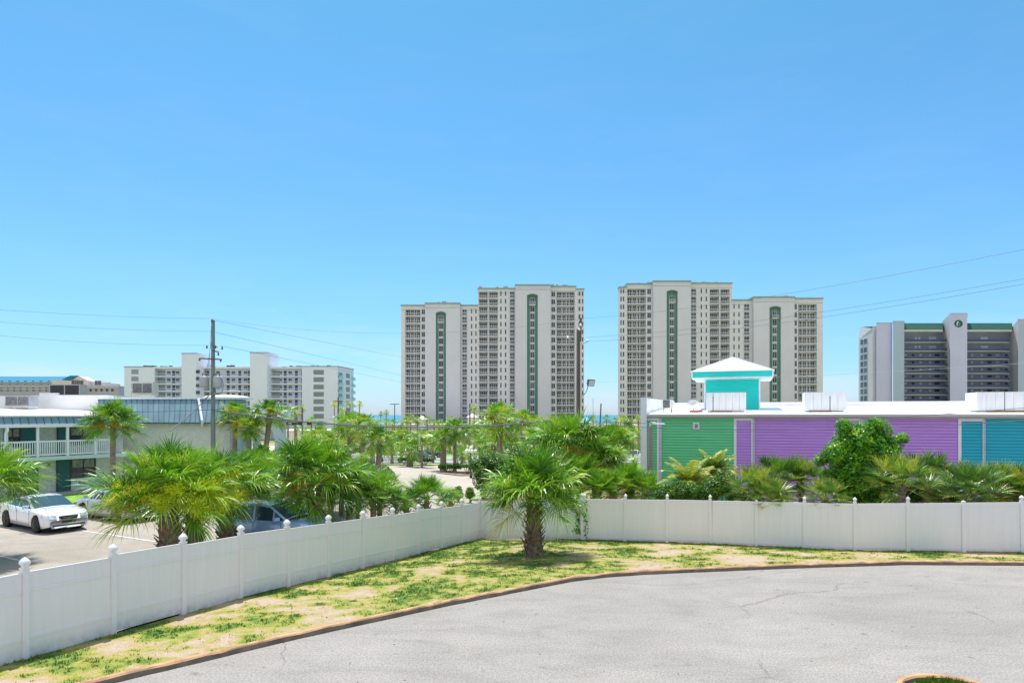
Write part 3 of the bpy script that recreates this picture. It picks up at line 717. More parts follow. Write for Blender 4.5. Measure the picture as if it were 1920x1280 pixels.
prow([(553, 772, 13, 1), (567, 764, 11, 2), (584, 790, 15, 1), (540, 782, 10, 0), (575, 808, 14, 1), (605, 800, 14, 1), (594, 824, 16, 0), (556, 800, 12, 1), (560, 836, 16, 0)], 140, 'palms beyond the motel entrance', 'clump below the white hotel')
prow([(627, 758, 10, 2), (641, 767, 9, 2), (656, 757, 9, 2), (674, 757, 9, 2), (714, 775, 7, 0), (724, 773, 8, 0)], 185, 'tall thin palms near the sea gap', 'line between white hotel and left tower')
prow([(724, 793, 15, 1), (737, 795, 14, 1), (752, 798, 12, 0), (763, 790, 14, 1), (770, 784, 13, 1), (783, 789, 12, 0), (801, 787, 13, 0), (814, 793, 13, 0), (823, 792, 12, 1), (844, 788, 13, 2), (852, 802, 13, 1), (872, 800, 14, 1), (890, 795, 13, 2), (889, 765, 13, 2), (902, 806, 14, 1), (915, 800, 14, 2), (862, 818, 13, 0), (745, 816, 13, 0)], 158, 'palms lining the far side of the highway', 'row in front of the left tower podium')
prow([(1000, 800, 14, 1), (1020, 795, 14, 0), (1100, 800, 13, 0), (1112, 787, 12, 1), (1137, 785, 12, 0), (1155, 789, 11, 1), (1164, 783, 12, 1), (1171, 786, 12, 1), (1182, 790, 12, 0), (1197, 785, 12, 2), (1200, 803, 13, 1), (1150, 806, 12, 0), (1120, 812, 13, 0)], 165, 'palms between the two towers', 'row in the gap between the two towers')

# palmetto clumps
LB = [crown_mesh(50+i, 46, 30, 4, (.30, .5)[i], -.05, tin=(.40, .50)[i], dead=.03, Lp=.46, Lb=.62) for i in range(2)]
def palmetto(px, d, py, rad, label, var=0, hi=True, rot=0., zb=None, dead=True):
    x = PX(px, d); z0 = zg(x, d)-.05 if zb is None else zb; zc = PZ(py, d)
    t = thing('palmetto_bush', (x, d, z0), 0, label, 'palmetto', 'palmetto bushes along the fence')
    put('trunk', trunk_plain(max(.3, zc-z0), .16, .14, int(px), 0), t)
    put('crown', (BUSH if px > 1300 else LB)[var], t, (0, 0, zc-z0-.05), rot or px*.37, rad*(1.15 if px > 1300 else 1.05))
    return t
palmetto(1418, 28.6, 925, 1.15, 'palmetto with yellowing fronds left of the pair against the purple wall', 1, dead=1)
palmetto(1458, 30.0, 908, 1.22, 'tall dark palmetto against the middle of the purple wall, left of its twin', 0)
palmetto(1503, 30.5, 908, 1.18, 'dark palmetto right of its twin, against the purple wall', 1)
palmetto(1548, 26.7, 937, .82, 'small palmetto with fronds hanging over the fence left of the big leafy shrub', 1)
palmetto(1446, 27.3, 938, .85, 'low yellow-tinged palmetto spilling over the fence below the tall pair', 1)
palmetto(1690, 26.3, 912, 1.2, 'palmetto with pale drooping fronds just right of the big leafy shrub', 1)
palmetto(1738, 28.3, 902, 1.15, 'palmetto with rust-tipped fronds in front of the right purple wall', 0)
palmetto(1775, 28.6, 920, 1.15, 'palmetto in front of the joint between purple and teal walls', 1)
palmetto(1820, 25.6, 925, 1.1, 'palmetto below the narrow framed teal panel', 0)
palmetto(1868, 27.5, 925, 1.2, 'palmetto below the wide teal wall', 1)
palmetto(1908, 26.9, 930, 1.15, 'orange-tipped palmetto near the right frame edge', 1)
palmetto(1955, 26.5, 925, 1.2, 'palmetto reaching in from beyond the right frame edge', 0)
palmetto(1180, 34.0, 915, 1.5, 'palmetto below the left edge of the green wall', 0)
palmetto(1208, 33.0, 928, 1.2, 'lower palmetto beside the base of the grey lamp pole', 1)
palmetto(1120, 31.8, 925, 1.25, 'palmetto directly behind the fence corner post', 0)
palmetto(1150, 32.6, 918, 1.1, 'dark palmetto right of the fence corner post', 1)
palmetto(800, 33.5, 940, 1.45, 'wide spiky palmetto behind the fence by the drive', 0, zb=-.9)
palmetto(845, 35.5, 942, .85, 'small spiky palmetto right of the wide one by the drive', 1, zb=-1.)
palmetto(700, 30.5, 935, 1.45, 'palmetto with arching fronds between the orange-trunk palm and the wide spiky one', 1, zb=-.6)
palmetto(655, 29.5, 938, 1.5, 'palmetto crowding the right side of the orange-trunk palm', 0, zb=-.5)
palmetto(640, 36, 905, 1.7, 'tall palmetto rising behind the orange-trunk palm', 0, zb=-.6)
palmetto(738, 31.2, 950, 1.0, 'low palmetto just over the fence top, left of the wide spiky one', 0, zb=-.6)
palmetto(500, 31., 918, 1.8, 'palmetto with long arching fronds between the blue car and the motel', 0, zb=-.2)
palmetto(578, 36., 892, 1.6, 'palmetto behind the blue car, in front of the entrance pillar', 1, zb=-.3)

for px, d, py, rd, lab in ((560, 33, 935, 1.3, 'low palmetto between the blue car roof and the orange-trunk palm'), (620, 33, 925, 1.5, 'palmetto with upright fronds just behind the orange-trunk palm'), (672, 34, 915, 1.6, 'broad palmetto behind the fence, third clump left of the wide spiky one'),
        (712, 35, 925, 1.3, 'palmetto second left of the wide spiky one, further from the fence'), (762, 34, 948, .95, 'small low palmetto touching the left of the wide spiky one'), (610, 46, 885, 1.6, 'palmetto clump left of the white pool enclosure'),
        (545, 50, 870, 1.7, 'palmetto clump right of the entrance arch pillar'), (585, 56, 858, 1.6, 'distant palmetto clump behind the pool enclosure, on its left'), (470, 38, 888, 1.5, 'dark palmetto below the motel entrance palms'), (1085, 33, 900, 1.5, 'palmetto filling the gap right behind the lawn palm crown')):
    palmetto(px, d, py, rd, lab, int(px) % 2)
for px, d, py, rd, v, lab in ((598, 74, 822, 2.0, 1, 'yellow-green palm left of the bushy palm by the pool'), (640, 84, 812, 2.0, 2, 'palm rising right behind the bushy palm by the pool'), (697, 70, 812, 1.7, 0, 'palm between the slender tall palm and the thick-topped palm'), (752, 100, 815, 2.1, 1, 'palm on the highway verge left of the globe lamp over the stout palm'),
        (812, 98, 828, 1.9, 2, 'palm between the thin palm and the hedge island'), (880, 104, 812, 2.1, 0, 'palm behind the hedge island globe lamp'), (915, 92, 812, 2.0, 1, 'palm left of the golden-fronded tall palm, farther off'), (958, 84, 815, 2.2, 2, 'palm filling in below and right of the golden-fronded tall palm'),
        (1003, 72, 800, 2.2, 1, 'palm behind the lawn palm crown, left of the tall drooping palm'), (1035, 62, 812, 2.0, 0, 'palm whose head shows over the lawn palm crown'), (1160, 70, 825, 1.9, 1, 'palm close to the lone slope palm, nearer the fence')):
    palm(px, d, py, rd, 'mid', lab, v, (.2, .17), fl=((-1.6, .9, 0), (-2.7, .8, 0)) if v == 1 else ())
# feather palms
def feather_crown(seed, n, L, tin):
    r = random.Random(seed); m = MB()
    for k in range(n):
        u = (k+.5)/n; el = lerp(1.4, -.35, u); az = k*2.39996+r.uniform(-.2, .2); p = Vector((0, 0, 0)); l = L*r.uniform(.85, 1.1)
        seg = 13; side = Vector((-math.sin(az), math.cos(az), 0)); t = tin+r.uniform(-.15, .15)+(.28*u*u)
        for i in range(seg):
            e = el-1.5*(i/seg)**1.3*(.5+.5*math.cos(el)); d = Vector((math.cos(az)*math.cos(e), math.sin(az)*math.cos(e), math.sin(e)))
            q = p+d*l/seg; up = side.cross(d); m.tint = min(1, t+.2)
            m.poly([p-side*.012, p+side*.012, q+side*.01, q-side*.01])
            if i > 1:
                ll = .36*math.sin(math.pi*min(1, (i+1)/(seg+1)))**.6*L/1.5
                for h in range(4):
                    c = p.lerp(q, h/4)
                    for sg in (1, -1):
                        m.tint = max(.02, min(1, t+r.uniform(-.1, .15)))
                        dd = (side*sg*.85+d*.55+up*-.1+Vector((0, 0, r.uniform(-.35, .1)))).normalized(); ee = c+dd*ll; w = d*.024
                        mid = c+dd*ll*.5+Vector((0, 0, .02)); m.poly([c-w, c+w, mid+w, mid-w]); m.poly([mid-w, mid+w, ee+Vector((0, 0, -.05))])
            p = q
    return m.mesh('crown', ['frond_dark'])
for px, d, py, L, lab in ((1292, 34, 912, 1.6, 'low feather palm with golden fronds in front of the green wall'), (1338, 36, 886, 1.35, 'taller feather palm with a shaggy brown neck left of the purple strip')):
    x = PX(px, d); z0 = zg(x, d)-.1; h = PZ(py, d)-z0
    t = thing('feather_palm', (x, d, z0), 0, lab, 'palm tree')
    put('trunk', trunk_boots(h, .17, .19, int(px), False, .6), t); put('crown', feather_crown(int(px), 38, L*1.15, .62), t, (0, 0, h))

# broadleaf shrubs
def leafy(m, blobs, n, s, r, tin=.5, squash=1.):
    tot = sum(b[3]**2 for b in blobs)
    for (cx, cy, cz, br) in blobs:
        k = int(n*br*br/tot); c0 = Vector((cx, cy, cz))
        for _ in range(k):
            o = Vector((r.gauss(0, 1), r.gauss(0, 1), r.gauss(0, 1))).normalized(); rr = br*(r.random()**.38)*(1+.22*noise.noise(o*2.2+c0))
            p = c0+Vector((o.x*rr, o.y*rr, o.z*rr*squash)); 
            if noise.noise(p*(1.7/br)+Vector((5, 2, 1))) < -.42: continue
            nn = (o+Vector((r.gauss(0, .6), r.gauss(0, .6), r.gauss(.5, .6)))).normalized()
            a = nn.cross(Vector((r.gauss(0, 1), r.gauss(0, 1), r.gauss(0, 1)))).normalized()*s*r.uniform(.7, 1.3); b = nn.cross(a)*.5
            m.tint = max(.02, min(1, tin+.5*noise.noise(p*2.3)+r.uniform(-.15, .2))); m.poly([p-a, p-b+nn*.01, p+a, p+b+nn*.01])
def shrub_thing(name, px, d, blobs, n, s, label, cat, mat='broadleaf', tin=.5, branches=True, zb=None, group=None):
    """blobs: (photo x, photo y, depth offset, radius px)"""
    r = random.Random(int(px)); x = PX(px, d); z0 = zg(x, d)-.1 if zb is None else zb
    t = thing(name, (x, d, z0), 0, label, cat, group); m = MB(); bl = []
    for (bx, by, dd, br) in blobs: bl.append((PX(bx, d)-x, dd, PZ(by, d)-z0, br*d/F))
    leafy(m, bl, n, s, r, tin); m.build('foliage', mat, t)
    b = MB()
    for (cx, cy, cz, br) in bl:
        b.tube([(cx*.1, cy*.1, 0), (cx*.4, cy*.4, cz*.45), (cx*.8, cy*.8, cz*.8), (cx, cy, cz)], [.07, .05, .03, .015], 5)
    b.build('branches', 'wood', t); return t
shrub_thing('leafy_shrub', 1625, 28.6, [(1612, 822, 0, 34), (1650, 808, .2, 26), (1590, 832, .1, 28), (1560, 850, -.2, 22), (1538, 862, .0, 13), (1640, 850, 0, 40), (1600, 870, .1, 42), (1672, 838, .2, 24), (1695, 822, .1, 12), (1660, 880, 0, 36), (1580, 900, .1, 34), (1620, 910, -.1, 40), (1670, 915, .1, 34), (1590, 930, 0, 26), (1640, 795, 0, 14), (1582, 800, 0, 16), (1548, 890, 0, 12), (1607, 945, -1.0, 13), (1625, 938, -1.0, 12)], 30000, .07, 'big bright green leafy shrub rising above the fence against the purple wall', 'shrub')
for px, blobs, lab in ((1262, [(1245, 925, 0, 18), (1275, 920, 0, 20), (1300, 925, .2, 20)], 'green bush under the low feather palm behind the fence'),
                     (1345, [(1335, 915, 0, 24), (1360, 905, .2, 24), (1375, 925, 0, 20), (1320, 930, 0, 14)], 'darker rounded bush between the feather palms and the purple wall'),
                     (1400, [(1395, 932, 0, 16), (1412, 935, 0, 14)], 'low bush under the yellowing palmetto'),
                     (1720, [(1700, 925, 0, 22), (1730, 922, .3, 24), (1755, 925, 0, 20)], 'dark undergrowth bush beneath the rust-tipped palmetto'),
                     (1800, [(1785, 928, 0, 20), (1815, 930, 0, 20), (1845, 932, 0, 18)], 'undergrowth bush beneath the teal wall palmettos'),
                     (1890, [(1875, 932, 0, 18), (1900, 934, 0, 18), (1925, 934, 0, 18)], 'undergrowth bush at the right frame edge')):
    shrub_thing('bush', px, 31 if px < 1500 else 29, blobs, 5000, .06, lab, 'bush', 'hedge_leaf', .55)
shrub_thing('bush', 905, 49, [(900, 880, 0, 22), (915, 865, .3, 20), (930, 872, .5, 22), (905, 900, 0, 20), (890, 870, 0, 14), (945, 890, .5, 24)], 6000, .09, 'large dense dark bush beside the drive, left of the lawn palm crown', 'bush', 'hedge_leaf', .45)
shrub_thing('bush', 860, 47, [(860, 918, 0, 8), (858, 925, 0, 8), (863, 927, 0, 7)], 1800, .06, 'small round clipped bush left of two by the drive', 'bush', 'hedge_leaf', .75)
shrub_thing('bush', 882, 46.5, [(881, 920, 0, 8), (879, 927, 0, 8), (885, 928, 0, 7)], 1800, .06, 'small round clipped bush right of two by the drive', 'bush', 'hedge_leaf', .65)
shrub_thing('bush', 715, 59, [(700, 880, 0, 12), (718, 882, 0, 14), (728, 886, 0, 9), (690, 878, 0, 12), (700, 893, -.5, 10), (735, 890, 0, 7)], 4500, .08, 'leafy bush at the foot of the rounded bed palm', 'bush', 'hedge_leaf', .6)
shrub_thing('bush', 684, 67, [(674, 866, 0, 10), (690, 868, 0, 11), (665, 864, 0, 8)], 2400, .09, 'dark bush behind the white garden gate', 'bush', 'hedge_leaf', .4)
shrub_thing('hedge', 842, 73.5, [(826+k*6, 874, 0, 5.5) for k in range(7)], 2600, .08, 'low clipped hedge on the kerbed island under the double trunk palm', 'hedge', 'hedge_leaf', .5)
shrub_thing('hedge', 795, 87.8, [(784+k*6, 861, 0, 5.0) for k in range(5)], 1800, .1, 'low clipped hedge beside the stout short palm', 'hedge', 'hedge_leaf', .5)
shrub_thing('hedge', 757, 87.8, [(754+k*6, 860, 0, 4.) for k in range(3)], 800, .1, 'tiny hedge left of the stout short palm', 'hedge', 'hedge_leaf', .45)
shrub_thing('hedge', 877, 72.5, [(868+k*6, 873, 0, 4.) for k in range(4)], 1200, .08, 'loose low hedge at the foot of the double globe lamp', 'hedge', 'hedge_leaf', .6)
for i, (px, py, d, rp, lab) in enumerate(((610, 820, 120, 14, 'olive tree by the traffic signal'), (700, 812, 150, 13, 'small round tree behind the tall slender palm'), (755, 815, 150, 12, 'small tree left of the podium openings'),
        (890, 812, 118, 20, 'loose olive-green tree left of the golden-fronded palm'), (965, 830, 110, 20, 'round tree behind the lawn palm crown'), (1050, 815, 130, 20, 'tree behind the tall drooping palm'),
        (1175, 800, 150, 12, 'small round tree left of the colored building corner'), (1140, 820, 140, 15, 'tree in the gap below the floodlight pole'), (640, 830, 110, 13, 'dark small tree behind the bushy palm'), (905, 830, 140, 12, 'squat tree on the highway far side'))):
    shrub_thing('small_tree', px, d, [(px, py, 0, rp), (px-rp*.7, py+4, .5, rp*.6), (px+rp*.7, py+3, -.5, rp*.65), (px+3, py-rp*.5, 0, rp*.6)], 1800, .16, lab, 'tree', 'hedge_leaf', .65)
# continuous low greenery along highway and podium
m = MB(); r = random.Random(77)
for k in range(150):
    px = r.uniform(530, 1215); d = r.uniform(135, 175); s = r.uniform(.7, 1.5); x = PX(px, d); leafy(m, [(x, d, zg(x, d)+s*.5, s)], 90, .2, r, .55)
tag(m.build('ground_cover', 'hedge_leaf'), 'low mixed green shrubbery along the far side of the highway', 'shrubbery', kind='stuff')
# palm thatch understory mid-left
m = MB(); r = random.Random(78)
for k in range(60):
    px = r.uniform(585, 690); d = r.uniform(70, 88); s = r.uniform(.3, .6); x = PX(px, d); leafy(m, [(x, d, zg(x, d)+s*.5, s)], 90, .12, r, .5)
for k in range(50):
    px = r.uniform(950, 1190); d = r.uniform(58, 85); s = r.uniform(.5, 1.0); x = PX(px, d); leafy(m, [(x, d, zg(x, d)+s*.5, s)], 100, .12, r, .5)
tag(m.build('undergrowth', 'hedge_leaf'), 'low green undergrowth around the middle palms', 'undergrowth', kind='stuff')
# ------------------------------------------------------------------ high-rises
class Loc:
    def __init__(s, px, d, z0): s.d = d; s.x0 = PX(px, d); s.z0 = z0; s.k = d/F
    def X(s, px): return PX(px, s.d)-s.x0
    def Z(s, py): return PZ(py, s.d)-s.z0
def win_pair(w, h, panes=2, hm=None, rail=False, fr=.09, fm='tower_rail', gm='glass_far'):
    m = MB(); m.box(-w/2, w/2, -.05, .05, 0, h, 1)
    for k in range(panes+1):
        x = -w/2+w*k/panes; f = fr if k in (0, panes) else fr*.8; m.box(x-f/2, x+f/2, -.09, .0, 0, h, 0)
    m.box(-w/2, w/2, -.095, .0, h-.08, h+.03, 0); m.box(-w/2, w/2, -.095, .0, -.06, .06, 0)
    if hm: m.box(-w/2, w/2, -.09, .0, h*hm-.05, h*hm+.05, 0)
    if rail:
        m.box(-w/2-.25, w/2+.25, -.62, -.1, -.28, -.12, 0)
        for k in range(7): x = lerp(-w/2-.22, w/2+.22, k/6); m.box(x-.03, x+.03, -.61, -.57, -.12, 1.05, 0)
        m.box(-w/2-.25, w/2+.25, -.62, -.56, 1.0, 1.1, 0)
    return m.mesh('window', [fm, gm])
def balcony_mesh(w, dpt=1.5, n=9, fm='tower_rail', sl='tower_wall'):
    m = MB(); m.box(-w/2, w/2, -.35, dpt, -.22, 0, 1)
    m.box(-w/2, w/2, -.34, -.27, 1.0, 1.1, 0); m.box(-w/2, w/2, -.33, -.28, .08, .16, 0)
    for k in range(n+1): x = lerp(-w/2+.05, w/2-.05, k/n); m.box(x-.045, x+.045, -.33, -.28, 0, 1.05, 0)
    return m.mesh('balcony', [fm, sl])
def door_mesh(w, h, panes, fm='tower_rail', gm='glass_far'):
    m = MB(); m.box(-w/2, w/2, -.05, .05, 0, h, 1)
    for k in range(panes+1): x = -w/2+w*k/panes; m.box(x-.05, x+.05, -.09, 0, 0, h, 0)
    m.box(-w/2, w/2, -.09, 0, h, h+.06, 0); return m.mesh('balcony_door', [fm, gm])
def tower(label, d, pxo, secs, up, lo):
    """secs: (xa, xb, ytop, kind, cols, floors) ; cols: (type, xa, xb)"""
    L = Loc(pxo, d, -4.1); root = thing('apartment_tower', (L.x0, d, -4.1), 0, label, 'apartment tower', 'twin apartment towers')
    wall = MB(); corn = MB(); grn = MB(); pan = MB(); W_ = {}; Bx = []; Dx = []
    for (xa, xb, yt, kind, cols, fl) in secs:
        DEP = 2.6 if kind == 'side' else 7.
        x0, x1, zt = L.X(xa), L.X(xb), L.Z(yt); y0 = -1.6 if kind == 'blank' else 0.
        slabs, fh = (up if fl == 'u' else lo); zs = [L.Z(slabs+k*fh) for k in range(20) if L.Z(slabs+k*fh) > 3.]
        fhm = fh*L.k
        if kind == 'blank':
            _, ga, gb = cols[0]; g0, g1 = L.X(ga), L.X(gb); gt = L.Z(cols[1]); gm = (g0+g1)/2
            pan.box(x0, g0, y0, DEP, 0, zt); pan.box(g1, x1, y0, DEP, 0, zt); pan.box(g0, g1, y0, DEP, gt, zt)
            hw = (g1-g0)/2; ar = .7
            for k in range(6):      # arch spandrels
                a0 = g0+2*hw*k/6; a1 = g0+2*hw*(k+1)/6
                def zz(x): return gt-ar*((x-gm)/hw)**2*.8
                pan.hexa([(a0, y0, zz(a0)), (a1, y0, zz(a1)), (a1, -.3, zz(a1)), (a0, -.3, zz(a0))], [(a0, y0, gt), (a1, y0, gt), (a1, -.3, gt), (a0, -.3, gt)])
                grn.hexa([(a0, y0-.18, zz(a0)-.2), (a1, y0-.18, zz(a1)-.2), (a1, y0+.02, zz(a1)-.2), (a0, y0+.02, zz(a0)-.2)], [(a0, y0-.18, zz(a0)+.15), (a1, y0-.18, zz(a1)+.15), (a1, y0+.02, zz(a1)+.15), (a0, y0+.02, zz(a0)+.15)])
            sl = MB(); sl.box(g0, g1, -.9, -.2, 0, gt-.05); sl.build('green_slot', 'tower_green', root); grn.build('arch_trim', 'tower_green', root); grn = MB()
            pan.build('stair_block', 'tower_panel', root); pan = MB()
            ww = 8.*L.k; 
            zz0 = [z for z in zs if z < gt-2.6]
            grn_sp = MB()
            for i, z in enumerate(zz0):
                W_.setdefault(('s', round(ww, 2), round(fhm-.62, 2), 2, None, False, i == 0), []).append((gm, -.95, z+.45))
            # light spandrel strip
            sp = MB(); sp.box(-ww/2-.1, ww/2+.1, -1.02, -.9, .02, .36); sp = sp.mesh('spandrel', ['tower_rail'])
            for z in zz0: put('spandrel', sp, root, (gm, 0, z))
            for i in (0,):
                b = balcony_mesh(ww*1.5, .3, 6); put('balcony', b, root, (gm, -1.55, zz0[0]+.2))
        else:
            edges = [x0]; bays = sorted([(L.X(a), L.X(b)) for (t, a, b) in cols if t == 'b'])
            cur = x0
            for (a, b) in bays:
                if a > cur+.02: wall.box(cur, a, 0, DEP, 0, zt-.003)
                wall.box(a, b, 1.6, DEP, 0, zt-.006); wall.box(a, b, 0.002, 1.6, zs[0]+fhm-.45, zt-.003); cur = b
            if x1 > cur+.02: wall.box(cur, x1, 0, DEP, 0, zt-.003)
            for (t, a, b) in cols:
                xa_, xb_ = L.X(a), L.X(b); xc = (xa_+xb_)/2; w = xb_-xa_
                for z in zs:
                    if t == 'b': Bx.append((xc, 0, z, round(w-.02, 2))); Dx.append((xc, 1.52, z, round(w*.92, 2)))
                    elif t == 'w': W_.setdefault(('w', round(w, 2), round(fhm-.95, 2), 2, None, False, False), []).append((xc, -.03, z+.55))
                    elif t == 'wb': W_.setdefault(('wb', round(w, 2), round(fhm-.6, 2), 2, .42, True, False), []).append((xc, -.03, z+.2))
                    elif t == 'n': W_.setdefault(('n', round(w, 2), 1.75, 1, None, False, False), []).append((xc, -.03, z+.85))
        # cornice
        corn.box(x0-.15, x1+.15, y0-.3, DEP+.1, zt, zt+.45, 0); corn.box(x0-.1, x1+.1, y0-.12, y0+.05, zt-.75, zt-.55, 1); corn.box(x0-.05, x1+.05, y0-.06, y0+.04, zt-1.5, zt-1.4, 0)
    wall.build('wall', 'tower_wall', root); corn.build('cornice', ['tower_trim', 'tower_wall'], root)
    tot = sum(len(v) for v in W_.values()); share = 96./tot
    for k, locs in W_.items():
        me = win_pair(k[1], k[2], k[3], k[4], k[5]); n = max(2, int(len(locs)*share)); capped('window', me, ['tower_rail', 'glass_far'], root, locs, n)
    for (lst, fn, nm, mats) in ((Bx, lambda w: balcony_mesh(w), 'balcony', ['tower_rail', 'tower_wall']), (Dx, lambda w: dmesh(w), 'balcony_door', ['tower_rail', 'glass_far', 'tower_wall'])):
        ws = {}
        for (x, y, z, w) in lst: ws.setdefault(w, []).append((x, y, z))
        for w, locs in ws.items(): capped(nm, fn(w), mats, root, locs, int(97*len(locs)/len(lst)))
    # rooftop gear
    g = MB(); rr = random.Random(int(pxo))
    for (xa, xb, yt, kind, cols, fl) in secs[1::2]:
        for k in range(5):
            x = L.X(rr.uniform(xa+2, xb-2)); z = L.Z(yt)+.4; s = rr.uniform(.4, 1.); g = MB(); g.box(x-s, x+s, 2+k*.7, 3+k*.7, z, z+rr.uniform(.5, 1.3)); g.build('roof_equipment', 'grey_metal', root)
    a = MB(); x = L.X(secs[len(secs)//2][0]+12); a.tube([(x, 3, L.Z(secs[len(secs)//2][2])), (x, 3, L.Z(secs[len(secs)//2][2])+3.2)], .05, 5); a.build('antenna', 'tower_rail', root)
    return root
def dmesh(w):
    m = MB(); h = 2.3
    # sliding doors with cream piers between
    parts = ((-.5, -.24, 2), (-.17, .02, 2), (.10, .2, 1), (.27, .5, 2)) if w > 5 else ((-.44, .44, 4),)
    for a, b, n in parts:
        a *= w; b *= w; m.box(a, b, -.05, .05, 0, h, 1)
        for k in range(n+1): x = lerp(a, b, k/n); m.box(x-.05, x+.05, -.09, 0, 0, h, 0)
        m.box(a, b, -.09, 0, h, h+.06, 0)
    return m.mesh('balcony_door', ['tower_rail', 'glass_far', 'tower_wall'])
tower('left of the two beige twin apartment towers, its lower step on the left', 240., 752,
    [(752, 798, 573.5, 'front', [('b', 760, 788), ('w', 790.5, 797)], 'l'), (798, 863, 571, 'blank', [('g', 818, 837), 586], 'l'),
     (863, 896, 573.5, 'front', [('wb', 867, 875.5), ('n', 882.8, 885.6), ('n', 891, 893.8)], 'l'),
     (896, 966, 542, 'front', [('b', 898, 914.5), ('b', 916.5, 933.5), ('n', 937.8, 940.6), ('n', 946.5, 949.3), ('wb', 956, 964.5)], 'u'),
     (966, 1032, 537, 'blank', [('g', 988, 1008), 553], 'u'),
     (1032, 1080, 538, 'front', [('w', 1034, 1041), ('b', 1043.5, 1077.5)], 'u'), (1080, 1095, 543, 'side', [('n', 1084.5, 1088.), ('n', 1091, 1093.8)], 'u')],
    (559, 14.3), (592, 14.0))
tower('right of the two beige twin apartment towers, its lower step on the right', 231., 1161,
    [(1161, 1175, 539.5, 'side', [('n', 1163, 1165.6), ('n', 1167.5, 1170.5)], 'u'), (1175, 1223, 533.5, 'front', [('b', 1176, 1211), ('w', 1213.5, 1220.5)], 'u'),
     (1223, 1293, 530, 'blank', [('g', 1248, 1268.5), 546], 'u'),
     (1293, 1372.5, 532, 'front', [('wb', 1296, 1305), ('n', 1313.5, 1316.3), ('n', 1322.8, 1325.6), ('b', 1331, 1348.5), ('b', 1351, 1368)], 'u'),
     (1372.5, 1410, 563.5, 'front', [('n', 1374.8, 1377.6), ('n', 1384, 1386.8), ('wb', 1395, 1404.5)], 'l'),
     (1410, 1486, 559.5, 'blank', [('g', 1439.5, 1461), 576], 'l'), (1486, 1543, 560.5, 'front', [('w', 1486.8, 1494), ('b', 1497, 1531.5)], 'l')],
    (554.5, 14.8), (583, 15.2))

def gallery(root, L, xa, xb, slabs, depth, fh, mats, rail_n=26, units=4, roofz=None, kind='hotel'):
    """recessed open walkway floors between x px xa..xb"""
    x0, x1 = L.X(xa), L.X(xb); w = x1-x0
    wm, rm, sm_ = mats
    fl = MB(); fl.box(x0, x1, -.1, depth, -.2, .12); fme = fl.mesh('walkway', [sm_])
    ra = MB(); ra.box(x0, x1, -.12, -.04, 1.0, 1.1)
    for k in range(rail_n+1): x = lerp(x0, x1, k/rail_n); ra.box(x-.03, x+.03, -.1, -.06, .1, 1.05)
    rme = ra.mesh('railing', [rm])
    for sy in slabs:
        z = L.Z(sy); put('walkway', fme, root, (0, 0, z)); put('railing', rme, root, (0, 0, z))
def far_doors(root, xs, y, z, w, h, mat, name='door', fm=None):
    for x in xs:
        m = MB(); m.box(-w/2, w/2, -.06, .06, 0, h); put(name, m.mesh(name, [mat]), root, (x, y, z))

# white mid-rise hotel
L = Loc(233, 240., -4.1)
root = thing('hotel_building', (L.x0, 240., -4.1), 0, 'white mid-rise hotel with two flat stair towers and open walkways, left of the twin towers', 'hotel')
w = MB(); X, Z = L.X, L.Z
zr = Z(688)
w.box(X(233), X(290), 0, 8, 0, zr); w.box(X(290), X(343), 2.2, 15, 0, zr-.1); w.box(X(381), X(470), 2.2, 15, 0, zr-.1); w.box(X(507), X(566), 2.2, 15, 0, zr-.1)
w.box(X(566), X(633), 0, 15, 0, Z(687))
# oblique end wall running back to the right
e0 = (X(633), 0); e1 = (PX(663, 256)-L.x0, 16)
w.hexa([(e0[0], 0, 0), (e1[0], e1[1], 0), (X(633), 15, 0)], [(e0[0], 0, Z(687)), (e1[0], e1[1], Z(687)), (X(633), 15, Z(687))])
w.build('wall', 'hotel_white', root)
def stair(xa, xb, yt, bev):
    m = MB(); x0, x1 = X(xa), X(xb); m.hexa([(x0, 9, 0), (x0, -1.2, 0), (x1-bev*L.k, -1.2, 0), (x1, .8, 0), (x1, 9, 0)], [(x0, 9, Z(yt)), (x0, -1.2, Z(yt)), (x1-bev*L.k, -1.2, Z(yt)), (x1, .8, Z(yt)), (x1, 9, Z(yt))])
    t = m.build('stair_tower', 'hotel_white', root)
    c = MB(); c.box(x0-.1, x1-bev*L.k+.1, -1.35, 9, Z(yt), Z(yt)+.3); c.build('coping', 'louver', t)
stair(343.5, 380, 663.5, 9); stair(471, 507, 662, 4)
rf = MB(); rf.box(X(290), X(343), -.3, 2.3, zr-.5, zr+.1); rf.box(X(381), X(470), -.3, 2.3, zr-.5, zr+.1); rf.box(X(507), X(566), -.3, 2.3, zr-.5, zr+.1); rf.build('roof_slab', 'hotel_white', root)
tr = MB(); tr.box(X(232), X(291), -.15, 8, zr, zr+.3); tr.build('coping', 'louver', root); tr = MB(); tr.box(X(566), X(634), -.15, 15, Z(687), Z(687)+.25)
tr.bar((e0[0], -.1, Z(687)+.12), (e1[0], e1[1], Z(687)+.12), .3, .3); tr.build('coping', 'louver', root)
slabs = [705.3+13.75*k for k in range(8)]
dm = MB(); dm.box(-.5, .5, -.07, .05, 0, 2.1); dm = dm.mesh('door', ['door_navy'])
wm_ = win_pair(1.3, 1.2, 2, None, False, .08, 'hotel_rail', 'glass_far')
nd = 0
